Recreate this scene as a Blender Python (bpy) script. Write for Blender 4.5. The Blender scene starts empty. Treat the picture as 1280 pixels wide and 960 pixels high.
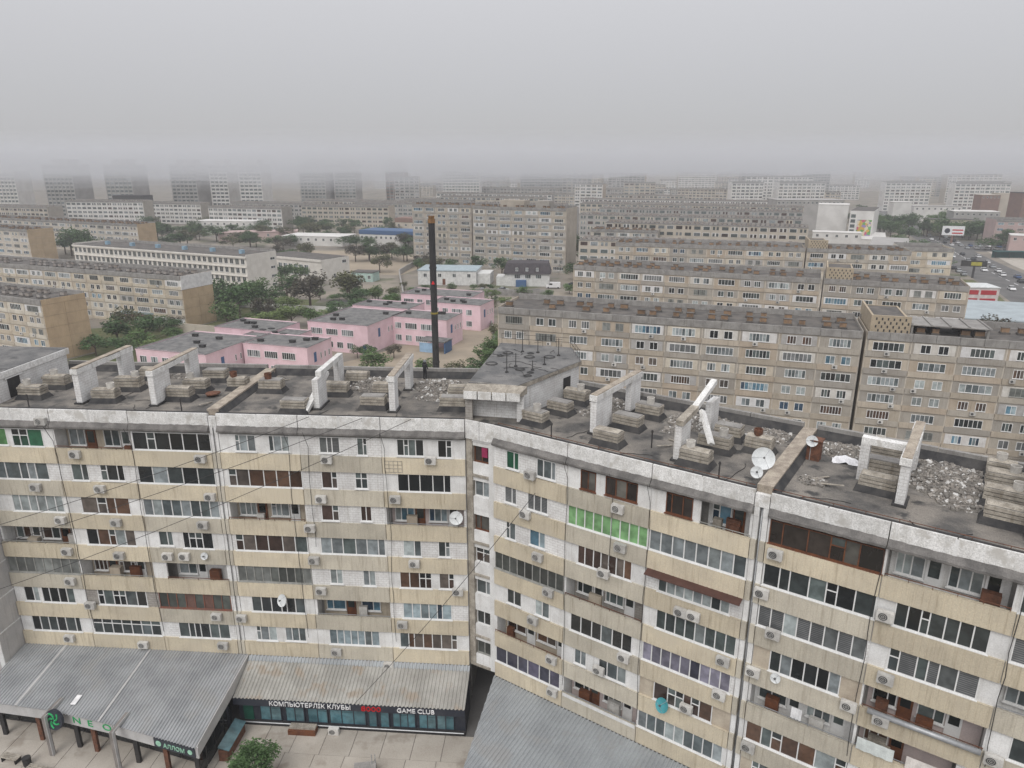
import bpy, math, random
from mathutils import Vector, Matrix
RAD = math.radians
S = bpy.context.scene
COL = S.collection
# ------------------------------------------------------------------ camera, sky, sun
cam_d = bpy.data.cameras.new('camera'); cam = bpy.data.objects.new('camera', cam_d); COL.objects.link(cam)
cam.location = (0, 0, 43.2); cam.rotation_euler = (RAD(90 - 17.2), 0, 0)
cam_d.sensor_width = 36; cam_d.lens = 888 / 1280 * 36; cam_d.clip_start = .5; cam_d.clip_end = 9000
S.camera = cam
S.view_settings.view_transform = 'Standard'; S.view_settings.look = 'None'
S.view_settings.exposure = 0.14; S.view_settings.gamma = 1
SUN_EL, SUN_AZ = 48, 200      # degrees; sun stands behind the camera above the cloud
W = bpy.data.worlds.new('World'); S.world = W; W.use_nodes = True
nt = W.node_tree; nt.nodes.clear()
wo = nt.nodes.new('ShaderNodeOutputWorld'); add = nt.nodes.new('ShaderNodeAddShader')
b1 = nt.nodes.new('ShaderNodeBackground'); b2 = nt.nodes.new('ShaderNodeBackground')
sky = nt.nodes.new('ShaderNodeTexSky'); sky.sky_type = 'NISHITA'; sky.sun_disc = False
sky.sun_elevation = RAD(SUN_EL); sky.sun_rotation = RAD(SUN_AZ)
b2.inputs[1].default_value = .005
tc = nt.nodes.new('ShaderNodeTexCoord'); sx = nt.nodes.new('ShaderNodeSeparateXYZ')
mm = nt.nodes.new('ShaderNodeMath'); mm.operation = 'MULTIPLY_ADD'; mm.use_clamp = False
mm.inputs[1].default_value = 2 / 3; mm.inputs[2].default_value = 1 / 3
mx = nt.nodes.new('ShaderNodeMath'); mx.operation = 'MAXIMUM'; mx.inputs[1].default_value = 0
nt.links.new(tc.outputs['Generated'], sx.inputs[0]); nt.links.new(sx.outputs[2], mx.inputs[0])
nt.links.new(mx.outputs[0], mm.inputs[0]); nt.links.new(mm.outputs[0], b1.inputs[1])
b1.inputs[0].default_value = (1.20, 1.195, 1.235, 1)      # CIE overcast sky
nt.links.new(sky.outputs[0], b2.inputs[0])
nt.links.new(b1.outputs[0], add.inputs[0]); nt.links.new(b2.outputs[0], add.inputs[1]); nt.links.new(add.outputs[0], wo.inputs[0])
sd = bpy.data.lights.new('sun', 'SUN'); sun = bpy.data.objects.new('sun', sd); COL.objects.link(sun)
sd.energy = 1.5; sd.angle = RAD(35); sd.color = (1, .97, .93)
az = RAD(SUN_AZ)
sdir = Vector((math.sin(az) * math.cos(RAD(SUN_EL)), math.cos(az) * math.cos(RAD(SUN_EL)), math.sin(RAD(SUN_EL))))
sun.rotation_euler = sdir.to_track_quat('Z', 'Y').to_euler(); sun.location = (0, -50, 120)

# ------------------------------------------------------------------ helpers
def tag(o, label=None, cat=None, group=None, kind=None):
    if label: o['label'] = label
    if cat: o['category'] = cat
    if group: o['group'] = group
    if kind: o['kind'] = kind
    return o
def thing(name, label, cat, loc=(0, 0, 0), rz=0., group=None):
    o = bpy.data.objects.new(name, None); COL.objects.link(o); o.empty_display_size = .3
    o.location = loc; o.rotation_euler = (0, 0, rz)
    return tag(o, label, cat, group)
def put(name, me, parent=None, loc=(0, 0, 0), rot=(0, 0, 0), scale=None):
    o = bpy.data.objects.new(name, me); COL.objects.link(o)
    if parent is not None: o.parent = parent
    o.location = loc; o.rotation_euler = rot
    if scale is not None: o.scale = scale
    return o
def copy_tree(o, parent=None):
    c_ = o.copy(); COL.objects.link(c_); c_.parent = parent
    for ch in list(o.children): copy_tree(ch, c_)
    return c_
class MB:
    def __init__(s): s.v = []; s.f = []; s.m = []
    def quad(s, a, b, c, d, m=0):
        i = len(s.v); s.v += [a, b, c, d]; s.f.append((i, i+1, i+2, i+3)); s.m.append(m)
    def box(s, x0, x1, y0, y1, z0, z1, m=0, M=None):
        i = len(s.v)
        p = [(x, y, z) for z in (z0, z1) for y in (y0, y1) for x in (x0, x1)]
        if M is not None: p = [tuple(M @ Vector(q)) for q in p]
        s.v += p
        for f in ((0, 2, 3, 1), (4, 5, 7, 6), (0, 1, 5, 4), (2, 6, 7, 3), (0, 4, 6, 2), (1, 3, 7, 5)):
            s.f.append(tuple(i+k for k in f)); s.m.append(m)
    def prism(s, poly, z0, z1, m=0, mtop=None):
        i = len(s.v); n = len(poly)
        zs0 = z0 if isinstance(z0, (list, tuple)) else [z0]*n; zs1 = z1 if isinstance(z1, (list, tuple)) else [z1]*n
        s.v += [(p[0], p[1], zs0[k]) for k, p in enumerate(poly)] + [(p[0], p[1], zs1[k]) for k, p in enumerate(poly)]
        for k in range(n):
            s.f.append((i+k, i+(k+1) % n, i+n+(k+1) % n, i+n+k)); s.m.append(m)
        s.f.append(tuple(i+n+k for k in range(n))); s.m.append(m if mtop is None else mtop)
        s.f.append(tuple(i+n-1-k for k in range(n))); s.m.append(m)
    def cyl(s, a, b, r0, r1=None, n=10, m=0, cap=True):
        r1 = r0 if r1 is None else r1
        a = Vector(a); b = Vector(b); d = (b-a).normalized()
        u = d.orthogonal().normalized(); w = d.cross(u); i = len(s.v)
        for c_, r in ((a, r0), (b, r1)):
            for k in range(n):
                t = 2*math.pi*k/n; s.v.append(tuple(c_ + (u*math.cos(t) + w*math.sin(t))*r))
        for k in range(n):
            s.f.append((i+k, i+(k+1) % n, i+n+(k+1) % n, i+n+k)); s.m.append(m)
        if cap:
            s.f.append(tuple(i+n+k for k in range(n))); s.m.append(m); s.f.append(tuple(i+n-1-k for k in range(n))); s.m.append(m)
    def tube(s, pts, r, n=5, m=0):
        for a, b in zip(pts, pts[1:]): s.cyl(a, b, r, r, n, m, cap=False)
    def mesh(s, name, mats, smooth=False):
        me = bpy.data.meshes.new(name); me.from_pydata(s.v, [], s.f)
        for x in (mats if isinstance(mats, (list, tuple)) else [mats]): me.materials.append(x)
        me.polygons.foreach_set('material_index', s.m)
        if smooth: me.polygons.foreach_set('use_smooth', [True]*len(s.f))
        me.update(); return me
    def put(s, name, mats, parent=None, loc=(0, 0, 0), rot=(0, 0, 0), smooth=False):
        return put(name, s.mesh(name, mats, smooth), parent, loc, rot)
def boxo(name, mat, parent, x0, x1, y0, y1, z0, z1):
    b = MB(); b.box(x0, x1, y0, y1, z0, z1); return b.put(name, mat, parent)

# ------------------------------------------------------------------ materials
def mat(name, c1, c2=None, scale=1.2, rough=.85, streak=0., fine=.12, bump=0., objvar=0., brick=None, spots=None, metal=0., spec=.3, wave=None, huevar=None):
    m = bpy.data.materials.new(name); m.use_nodes = True; N = m.node_tree.nodes; Lk = m.node_tree.links
    B = N['Principled BSDF']; B.inputs['Roughness'].default_value = rough; B.inputs['Metallic'].default_value = metal
    B.inputs['Specular IOR Level'].default_value = spec
    g = N.new('ShaderNodeNewGeometry'); pos = g.outputs['Position']
    def noise(sc, det=4, vec=pos, r=.55):
        n = N.new('ShaderNodeTexNoise'); n.inputs['Scale'].default_value = sc; n.inputs['Detail'].default_value = det
        n.inputs['Roughness'].default_value = r; Lk.new(vec, n.inputs['Vector']); return n.outputs['Fac']
    def ramp(f, a, b):
        r = N.new('ShaderNodeMapRange'); r.inputs[1].default_value = a; r.inputs[2].default_value = b; Lk.new(f, r.inputs[0]); return r.outputs[0]
    def mixc(f, a, b, mode='MIX'):
        x = N.new('ShaderNodeMix'); x.data_type = 'RGBA'; x.blend_type = mode
        for sock, v in ((x.inputs[0], f), (x.inputs[6], a), (x.inputs[7], b)):
            if isinstance(v, (int, float)): sock.default_value = v
            elif isinstance(v, tuple): sock.default_value = (*v, 1)
            else: Lk.new(v, sock)
        return x.outputs[2]
    c2 = c2 or tuple(x*.8 for x in c1)
    col = mixc(ramp(noise(scale, 6), .38, .62), c1, c2)
    if huevar:
        oi = N.new('ShaderNodeObjectInfo'); cr = N.new('ShaderNodeValToRGB'); cr.color_ramp.interpolation = 'CONSTANT'
        e = cr.color_ramp.elements; e[0].position = 0; e[0].color = (*huevar[0], 1); e[1].position = 1/len(huevar); e[1].color = (*huevar[1], 1)
        for k in range(2, len(huevar)):
            q = e.new(k/len(huevar)); q.color = (*huevar[k], 1)
        Lk.new(oi.outputs['Random'], cr.inputs[0])
        col = mixc(ramp(noise(scale, 6), .3, .8), cr.outputs[0], mixc(1., cr.outputs[0], (.72, .7, .68), 'MULTIPLY'))
    if fine: col = mixc(fine*3, col, mixc(1., col, mixc(noise(14, 5), (.35, .35, .35), (1.6, 1.6, 1.6)), 'MULTIPLY'))
    if streak:
        mp = N.new('ShaderNodeMapping'); mp.inputs['Scale'].default_value = (2.6, 2.6, .16); Lk.new(pos, mp.inputs[0])
        col = mixc(ramp(noise(1.6, 7, mp.outputs[0], .7), .53, .72), col, mixc(min(1., streak*1.5), col, (c1[0]*.42, c1[1]*.38, c1[2]*.33)))
    if spots:
        col = mixc(ramp(noise(spots[1], 5), .56, .66), col, spots[0])
    if wave:
        w = N.new('ShaderNodeTexWave'); w.wave_type = 'BANDS'; w.bands_direction = 'Z'; w.inputs['Scale'].default_value = wave[1]; Lk.new(pos, w.inputs[0])
        col = mixc(ramp(w.outputs['Fac'], .3, .6), col, wave[0])
    if objvar:
        oi = N.new('ShaderNodeObjectInfo'); hv = N.new('ShaderNodeHueSaturation')
        mr = N.new('ShaderNodeMapRange'); mr.inputs[3].default_value = 1-objvar; mr.inputs[4].default_value = 1+objvar
        Lk.new(oi.outputs['Random'], mr.inputs[0]); Lk.new(mr.outputs[0], hv.inputs['Value']); Lk.new(col, hv.inputs['Color']); col = hv.outputs[0]
    Lk.new(col, B.inputs['Base Color'])
    if bump or brick:
        bp = N.new('ShaderNodeBump'); bp.inputs['Strength'].default_value = bump or .4; bp.inputs['Distance'].default_value = .03
        if brick:
            tcn = N.new('ShaderNodeTexCoord'); bt = N.new('ShaderNodeTexBrick'); bt.inputs['Scale'].default_value = 1
            bt.inputs['Brick Width'].default_value = brick[0]; bt.inputs['Row Height'].default_value = brick[1]; bt.inputs['Mortar Size'].default_value = brick[2]
            sp = N.new('ShaderNodeSeparateXYZ'); cb = N.new('ShaderNodeCombineXYZ'); ad = N.new('ShaderNodeMath')
            Lk.new(tcn.outputs['Object'], sp.inputs[0]); Lk.new(sp.outputs[0], ad.inputs[0]); Lk.new(sp.outputs[1], ad.inputs[1])
            Lk.new(ad.outputs[0], cb.inputs[0]); Lk.new(sp.outputs[2], cb.inputs[1]); Lk.new(cb.outputs[0], bt.inputs['Vector'])
            inv = N.new('ShaderNodeMath'); inv.operation = 'SUBTRACT'; inv.inputs[0].default_value = 1; Lk.new(bt.outputs['Fac'], inv.inputs[1])
            Lk.new(inv.outputs[0], bp.inputs['Height'])
            col2 = mixc(bt.outputs['Fac'], col, mixc(1., col, (.8, .79, .77), 'MULTIPLY')); Lk.new(col2, B.inputs['Base Color'])
        else: Lk.new(noise(9, 6), bp.inputs['Height'])
        Lk.new(bp.outputs[0], B.inputs['Normal'])
    return m
def glass(name, c, rough=.06, objvar=.4, stripes=None):
    m = mat(name, c, tuple(x*.6 for x in c), 1.5, rough, fine=0, objvar=objvar, spec=.6, wave=stripes)
    return m
T = {}
T['white'] = mat('white_paint', (.74, .74, .73), (.62, .615, .60), .9, .8, streak=.25, fine=.14, objvar=.08)
T['wbrick'] = mat('white_painted_brick', (.74, .74, .73), (.62, .61, .6), 1.1, .9, streak=.3, brick=(.42, .2, .016), bump=.5, fine=.16, objvar=.08)
T['beige'] = mat('beige_plaster', (.5, .44, .35), (.4, .34, .27), 1.0, .9, streak=.3)
T['gbrick'] = mat('grey_brick', (.36, .34, .31), (.28, .26, .24), 2, .9, brick=(.42, .2, .02), bump=.5)
T['pinkp'] = mat('pinkish_plaster', (.55, .47, .45), (.48, .41, .4), 1, .9)
T['cream'] = mat('cream_band', (.60, .53, .40), (.51, .45, .345), .5, .85, streak=.42, fine=.15, objvar=.1, spots=((.545, .485, .375), .35))
T['cream2'] = mat('greyish_cream_band', (.52, .48, .395), (.44, .405, .335), .5, .85, streak=.42, fine=.15, objvar=.1)
T['parapet'] = mat('weathered_white_parapet', (.74, .735, .72), (.6, .595, .575), 1.9, .9, streak=.2, fine=.32, bump=.6, objvar=.06, spots=((.50, .485, .455), 1.1))
T['tar'] = mat('roof_tar', (.09, .086, .082), (.225, .205, .18), .45, .95, fine=.5, bump=.9, spots=((.055, .054, .053), .8))
T['tardark'] = mat('fresh_tar', (.035, .035, .037), (.07, .067, .065), 1.2, .9, bump=.5)
T['roofroom'] = mat('bitumen_sheet', (.12, .12, .12), (.19, .185, .178), .6, .95, bump=.6, fine=.4, spots=((.085, .085, .085), .8))
T['concrete'] = mat('old_concrete', (.40, .365, .31), (.25, .225, .19), 1.9, .95, streak=.5, fine=.35, bump=.4, objvar=.08)
T['concreteg'] = mat('grey_concrete', (.30, .29, .275), (.22, .21, .2), .8, .95, streak=.4, fine=.2, bump=.3)
T['tan'] = mat('tan_plaster', (.40, .35, .285), (.27, .23, .19), 1.8, .95, streak=.3, fine=.35, bump=.3)
T['pot'] = mat('vent_pot', (.55, .53, .49), (.42, .4, .37), 3, .9, objvar=.15)
T['rust'] = mat('rusty_metal', (.17, .075, .045), (.09, .045, .03), 4, .9, bump=.3)
T['pvc'] = mat('white_frame', (.75, .75, .74), (.68, .68, .67), 2, .5, fine=.05)
T['wood'] = mat('brown_wood_frame', (.17, .065, .03), (.11, .045, .025), 3, .7)
T['greyfr'] = mat('grey_frame', (.34, .34, .32), (.26, .26, .24), 3, .8)
T['redfr'] = mat('old_red_frame', (.24, .09, .06), (.17, .1, .08), 3, .8)
T['dark'] = mat('dark_metal', (.03, .03, .032), (.045, .042, .04), 2, .7)
T['steel'] = mat('galvanised', (.42, .43, .44), (.34, .35, .36), 2, .45, metal=.4)
T['acw'] = mat('ac_white', (.56, .55, .52), (.44, .425, .4), 2.5, .6, streak=.3, objvar=.2)
T['acd'] = mat('ac_grille', (.06, .06, .06), (.09, .09, .09), 3, .7)
T['dish'] = mat('dish_white', (.68, .7, .7), (.58, .6, .6), 2, .55)
T['teal'] = mat('teal_dish', (.07, .33, .37), (.06, .27, .3), 2, .6)
T['canopy'] = mat('canopy_felt', (.12, .115, .11), (.2, .19, .18), 1.2, .95, fine=.25, bump=.5)
T['slabz'] = mat('storey_slab', (.27, .255, .23), (.2, .19, .17), 1, .95)
G = {'g': [glass('glass_dark', (.05, .06, .06)), glass('glass_slate', (.11, .135, .132)), glass('glass_black', (.02, .023, .024))],
     'c': [glass('glass_curtain', (.25, .28, .29), .12), glass('glass_slate2', (.1, .12, .125)), glass('glass_pale', (.34, .38, .38), .15)],
     'b': [glass('glass_bronze', (.115, .065, .042), .1), glass('glass_bronze_dark', (.065, .042, .034)), glass('glass_brown_grey', (.11, .092, .08), .1)],
     'l': [glass('glass_blind', (.27, .28, .28), .2, .15, ((.12, .125, .13), 2.6)), glass('glass_blind_grey', (.2, .205, .205), .2, .15, ((.08, .085, .09), 2.6)), glass('glass_grey', (.12, .13, .13))],
     'k': [glass('glass_green', (.025, .11, .06), .12), glass('glass_green_pale', (.15, .36, .14), .2), glass('glass_green_dark', (.02, .06, .04))],
     'u': [glass('glass_blue', (.11, .21, .28), .1), glass('glass_sky', (.28, .35, .38), .12), glass('glass_navy', (.04, .07, .11))],
     'p': [glass('glass_violet', (.16, .145, .22), .15), glass('glass_violet_dark', (.07, .07, .1)), glass('glass_mauve', (.24, .23, .29), .15)],
     'x': [glass('glass_dusty', (.13, .14, .13), .35), glass('glass_dusty_dark', (.06, .065, .06), .3), glass('glass_dusty_pale', (.2, .21, .2), .4)],
     'r': [glass('glass_seagreen', (.09, .17, .15), .2), glass('glass_old', (.08, .09, .08), .3), glass('glass_red', (.17, .09, .07), .3)],
     'w': [glass('glass_void', (.02, .018, .016), .15), glass('glass_wooddark', (.05, .04, .034), .15), glass('glass_greybrown', (.13, .125, .11), .3)]}
gp_ = glass('glass_light_green', (.22, .42, .19), .2, .15)
G['q'] = [gp_, gp_, gp_, gp_, G['g'][0]]
G['t'] = G['g'] + [G['c'][1]]
UNIT = {}
def pane_mesh(m):
    if m.name not in UNIT:
        b = MB(); b.box(0, 1, 0, .03, 0, 1); UNIT[m.name] = b.mesh('pane', m)
    return UNIT[m.name]
WIN_L = {
 1: [(-36.78, -35.67, 1, 'k'), (-35.28, -32.75, 3, 'k'), (-31.84, -25.69, 0, 'o'), (-25.62, -19.38, 6, 'g'), (-17.51, -15.89, 3, 'c'), (-14.9, -13.29, 3, 'c'), (-11.02, -9.43, 3, 'l'), (-8.15, -7.36, 2, 'g'), (-5.13, -3.08, 4, 'g'), (-2.07, -0.99, 2, 'g')],
 2: [(-37.42, -32.86, 5, 'c'), (-30.96, -29.59, 2, 'g'), (-28.61, -26.67, 3, 'g'), (-25.57, -19.3, 5, 'g'), (-18.34, -12.43, 6, 'b'), (-11.06, -9.82, 2, 'b'), (-8.46, -7.48, 2, 'g'), (-5.2, -1.12, 5, 'g')],
 3: [(-36.44, -32.16, 6, 'c'), (-30.7, -26.68, 4, 'b'), (-25.63, -19.39, 8, 'c'), (-18.81, -12.62, 0, 'o'), (-11.29, -9.9, 2, 'b'), (-8.21, -7.33, 2, 'b'), (-6.15, -0.21, 0, 'o')],
 4: [(-38.7, -31.9, 0, 'o'), (-30.76, -26.67, 5, 'b'), (-24.75, -23.56, 2, 'g'), (-22.77, -20.27, 4, 'g'), (-18.44, -12.61, 6, 'b'), (-11.58, -6.42, 6, 'c'), (-5.03, -3.58, 2, 'c'), (-2.27, -1.33, 2, 'g')],
 5: [(-38.16, -31.89, 8, 'x'), (-31.82, -25.65, 0, 'o'), (-24.5, -18.64, 0, 'o'), (-18.57, -12.46, 9, 'x'), (-11.03, -9.99, 2, 'c'), (-8.37, -7.34, 2, 'c'), (-5.42, -2.86, 4, 'b'), (-2.29, -1.08, 2, 'b')],
 6: [(-37.23, -35.9, 2, 'g'), (-35.69, -32.83, 4, 'g'), (-30.82, -26.63, 6, 'g'), (-25.6, -19.5, 8, 'r'), (-17.76, -13.29, 6, 'g'), (-12.3, -6.39, 0, 'o'), (-5.29, -1.34, 6, 'u')],
 7: [(-37.12, -32.8, 6, 'g'), (-31.75, -25.82, 7, 't'), (-24.3, -19.91, 6, 'g'), (-17.66, -15.9, 3, 'c'), (-15.23, -13.47, 3, 'c'), (-11.53, -7.33, 7, 'u'), (-5.68, -0.96, 7, 'b')],
}
WIN_R = {
 1: [(1.09, 2.18, 2, 'k'), (3.65, 5.21, 3, 'c'), (7.13, 8.28, 2, 'w'), (8.98, 11.26, 3, 'w'), (13.18, 14.91, 3, 'w'), (15.41, 18.49, 0, 'o'), (19.49, 25.43, 6, 'w'), (25.55, 31.16, 0, 'o'), (31.39, 35.72, 6, 'g')],
 2: [(0.94, 1.99, 2, 'l'), (2.91, 4.62, 3, 'l'), (6.23, 12.14, 9, 'q'), (12.25, 18.44, 8, 'c'), (19.42, 25.43, 7, 'g'), (26.32, 30.61, 7, 'g'), (31.55, 35.42, 6, 'l')],
 3: [(1.05, 1.92, 2, 'c'), (3.11, 4.46, 2, 'u'), (7.07, 11.17, 7, 'b'), (13.03, 17.73, 8, 'c'), (19.38, 25.33, 8, 'l'), (26.41, 30.6, 6, 'l'), (31.46, 36.26, 0, 'o')],
 4: [(-0.04, 6.05, 9, 'x'), (6.18, 12.08, 0, 'o'), (13.05, 18.34, 8, 'g'), (20.37, 24.33, 6, 'g'), (25.59, 31.37, 0, 'o'), (32.41, 36.51, 5, 'g')],
 5: [(1.13, 2.44, 2, 'g'), (3.65, 4.9, 2, 'c'), (6.65, 11.48, 6, 'g'), (12.24, 18.25, 9, 'p'), (19.35, 25.41, 0, 'o'), (25.33, 30.42, 0, 'o'), (31.41, 35.49, 7, 'g')],
 6: [(-0.02, 5.98, 0, 'o'), (7.06, 8.05, 2, 'c'), (9.02, 11.2, 3, 'c'), (13.23, 17.3, 6, 'b'), (19.47, 25.35, 7, 'b'), (25.91, 29.99, 7, 'l'), (31.13, 35.36, 0, 'o')],
 7: [(0.04, 5.91, 6, 'p'), (6.05, 12.09, 0, 'o'), (12.21, 18.23, 9, 'c'), (20.1, 24.03, 6, 'l'), (26.28, 29.62, 7, 'g'), (30.81, 34.84, 7, 'c')],
}
AC_L = [(-30.17, 21.96), (-20.22, 21.9), (-33.96, 19.06), (-28.68, 19.1), (-19.87, 18.73), (-32.46, 16.25), (-27.87, 16.21), (-20.77, 16.28), (-32.42, 24.6), (-10.42, 22.14), (-2.57, 22.32), (-11.11, 18.87), (-5.38, 19.04), (-12.2, 16.33), (-32.47, 13.44), (-28.11, 13.26), (-24.07, 13.36), (-22.67, 13.42), (-32.72, 10.68), (-31.41, 8.47), (-20.72, 7.93), (-18.63, 7.89), (-33.86, 5.14), (-27.43, 4.85), (-20.52, 5.15), (-12.12, 13.52), (-4.13, 13.58), (-11.76, 10.78), (-0.78, 11.23), (-5.33, 7.97), (-10.94, 5.06), (-6.65, 3.98)]
AC_R = [(3.3, 22.57), (10.08, 21.94), (2.92, 19.42), (4.01, 16.35), (10.39, 19.2), (4.94, 13.78), (9.25, 16.87), (3.66, 10.91), (5.32, 8.17), (11.05, 10.9), (9.21, 9.01), (5.45, 5.35), (14.77, 16.0), (15.62, 16.04), (17.73, 13.61), (17.7, 11.04), (15.68, 8.98), (20.02, 21.91), (19.53, 19.18), (20.44, 16.73), (25.95, 20.17), (26.48, 16.39), (19.57, 13.66), (24.95, 13.82), (26.62, 13.66), (19.82, 8.08), (31.86, 13.85)]
# ------------------------------------------------------------------ ground (setting)
T['ground'] = mat('dusty_ground', (.27, .235, .19), (.17, .155, .135), .05, .95, fine=.2, spots=((.10, .11, .06), .06))
T['asphalt'] = mat('asphalt', (.10, .098, .096), (.14, .135, .13), .15, .9, fine=.2)
T['paving'] = mat('concrete_paving', (.44, .405, .355), (.37, .335, .29), .35, .9, fine=.15, objvar=.06, spots=((.3, .265, .225), .5))
T['kerb'] = mat('kerb_stone', (.4, .39, .37), None, 1, .9)
b = MB(); b.quad((-4500, -1500, 0), (4500, -1500, 0), (4500, 6500, 0), (-4500, 6500, 0))
tag(b.put('ground', T['ground']), kind='structure')
b = MB(); b.quad((-60, 5, .004), (60, 5, .004), (60, 66, .004), (-60, 66, .004))
tag(b.put('forecourt_asphalt', T['asphalt']), kind='structure')

# ------------------------------------------------------------------ front building
ZT = 23.8; SH = 2.8; WZ = 1.52; ROOF = 25.2; DEP = 11.6
OL = (-3.45, 48.65); RL = -RAD(4.178); OR = (-1.3, 47.5); RR = -RAD(34.25)
def wl(w, s, d, z=0):
    O, r = (OL, RL) if w == 'L' else (OR, RR)
    return (O[0] + math.cos(r)*s - math.sin(r)*d, O[1] + math.sin(r)*s + math.cos(r)*d, z)
def frame_window(parent, rnd, s0, s1, z0, z1, n, kind, y=0., name='window'):
    fm = {'x': T['greyfr'], 'r': T['redfr'], 'w': T['wood']}.get(kind, T['pvc'])
    w = s1-s0; h = z1-z0; fb = MB(); t = .06
    fb.box(0, w, -.02, .09, 0, t); fb.box(0, w, -.02, .09, h-t, h); fb.box(0, t, -.02, .09, t, h-t); fb.box(w-t, w, -.02, .09, t, h-t)
    fb.box(-.06, w+.06, -.12, -.022, -.06, .0)       # sill
    ws = [1. if (kind in 'xt' or n > 7) else rnd.choice((.62, 1., 1., 1.15)) for _ in range(n)]
    tot = sum(ws); x = 0; cuts = [0]
    for q in ws: x += q/tot*w; cuts.append(x)
    tr = []
    for i in range(1, n): fb.box(cuts[i]-t*.55, cuts[i]+t*.55, -.02, .09, t, h-t)
    for i in range(n):
        q = None
        if kind == 't': q = h*.68
        elif ws[i] < .7 and rnd.random() < .55: q = h*.62
        if q: fb.box(cuts[i]+t*.55, cuts[i+1]-t*.55, -.01, .08, q-t*.5, q+t*.5)
        tr.append(q)
    wo_ = fb.put(name, fm, parent, (s0, y, z0))
    base = rnd.choice(G[kind])
    for i in range(n):
        m_ = base if rnd.random() < .55 else rnd.choice(G[kind])
        if kind in 'gcbul' and rnd.random() < .12: m_ = rnd.choice(G['g'] + G['c'])
        a, e = cuts[i]+.01, cuts[i+1]-.01
        spans = [(.01, h-.01)] if not tr[i] else [(.01, tr[i]), (tr[i]+.001, h-.01)]
        for k, (p, q) in enumerate(spans):
            put('pane', pane_mesh(m_ if k == 0 else rnd.choice(G['g'])), wo_, (a, .03, p), (0, 0, 0), (e-a, 1, q-p))
    return wo_
RIB = {}
def rib_mesh(w, mname):
    key = (round(w, 2), mname)
    if key not in RIB:
        b = MB(); h = SH-WZ; n = int(w/.31); st = w/n; y0, y1 = -.14, -.155
        for i in range(n):
            x = i*st; pts = [(x, y0), (x+st*.1, y1), (x+st*.84, y1), (x+st*.94, y0), (x+st, y0)]
            for p, q in zip(pts, pts[1:]): b.quad((p[0], p[1], 0), (q[0], q[1], 0), (q[0], q[1], h), (p[0], p[1], h))
        b.quad((0, .04, 0), (w, .04, 0), (w, y0, 0), (0, y0, 0)); b.quad((0, y0, h), (w, y0, h), (w, .04, h), (0, .04, h))
        b.quad((0, .04, 0), (0, y0, 0), (0, y0, h), (0, .04, h)); b.quad((w, y0, 0), (w, .04, 0), (w, .04, h), (w, y0, h))
        b.quad((w, .04, 0), (0, .04, 0), (0, .04, h), (w, .04, h))
        RIB[key] = b.mesh('band_panel', T[mname])
    return RIB[key]
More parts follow.
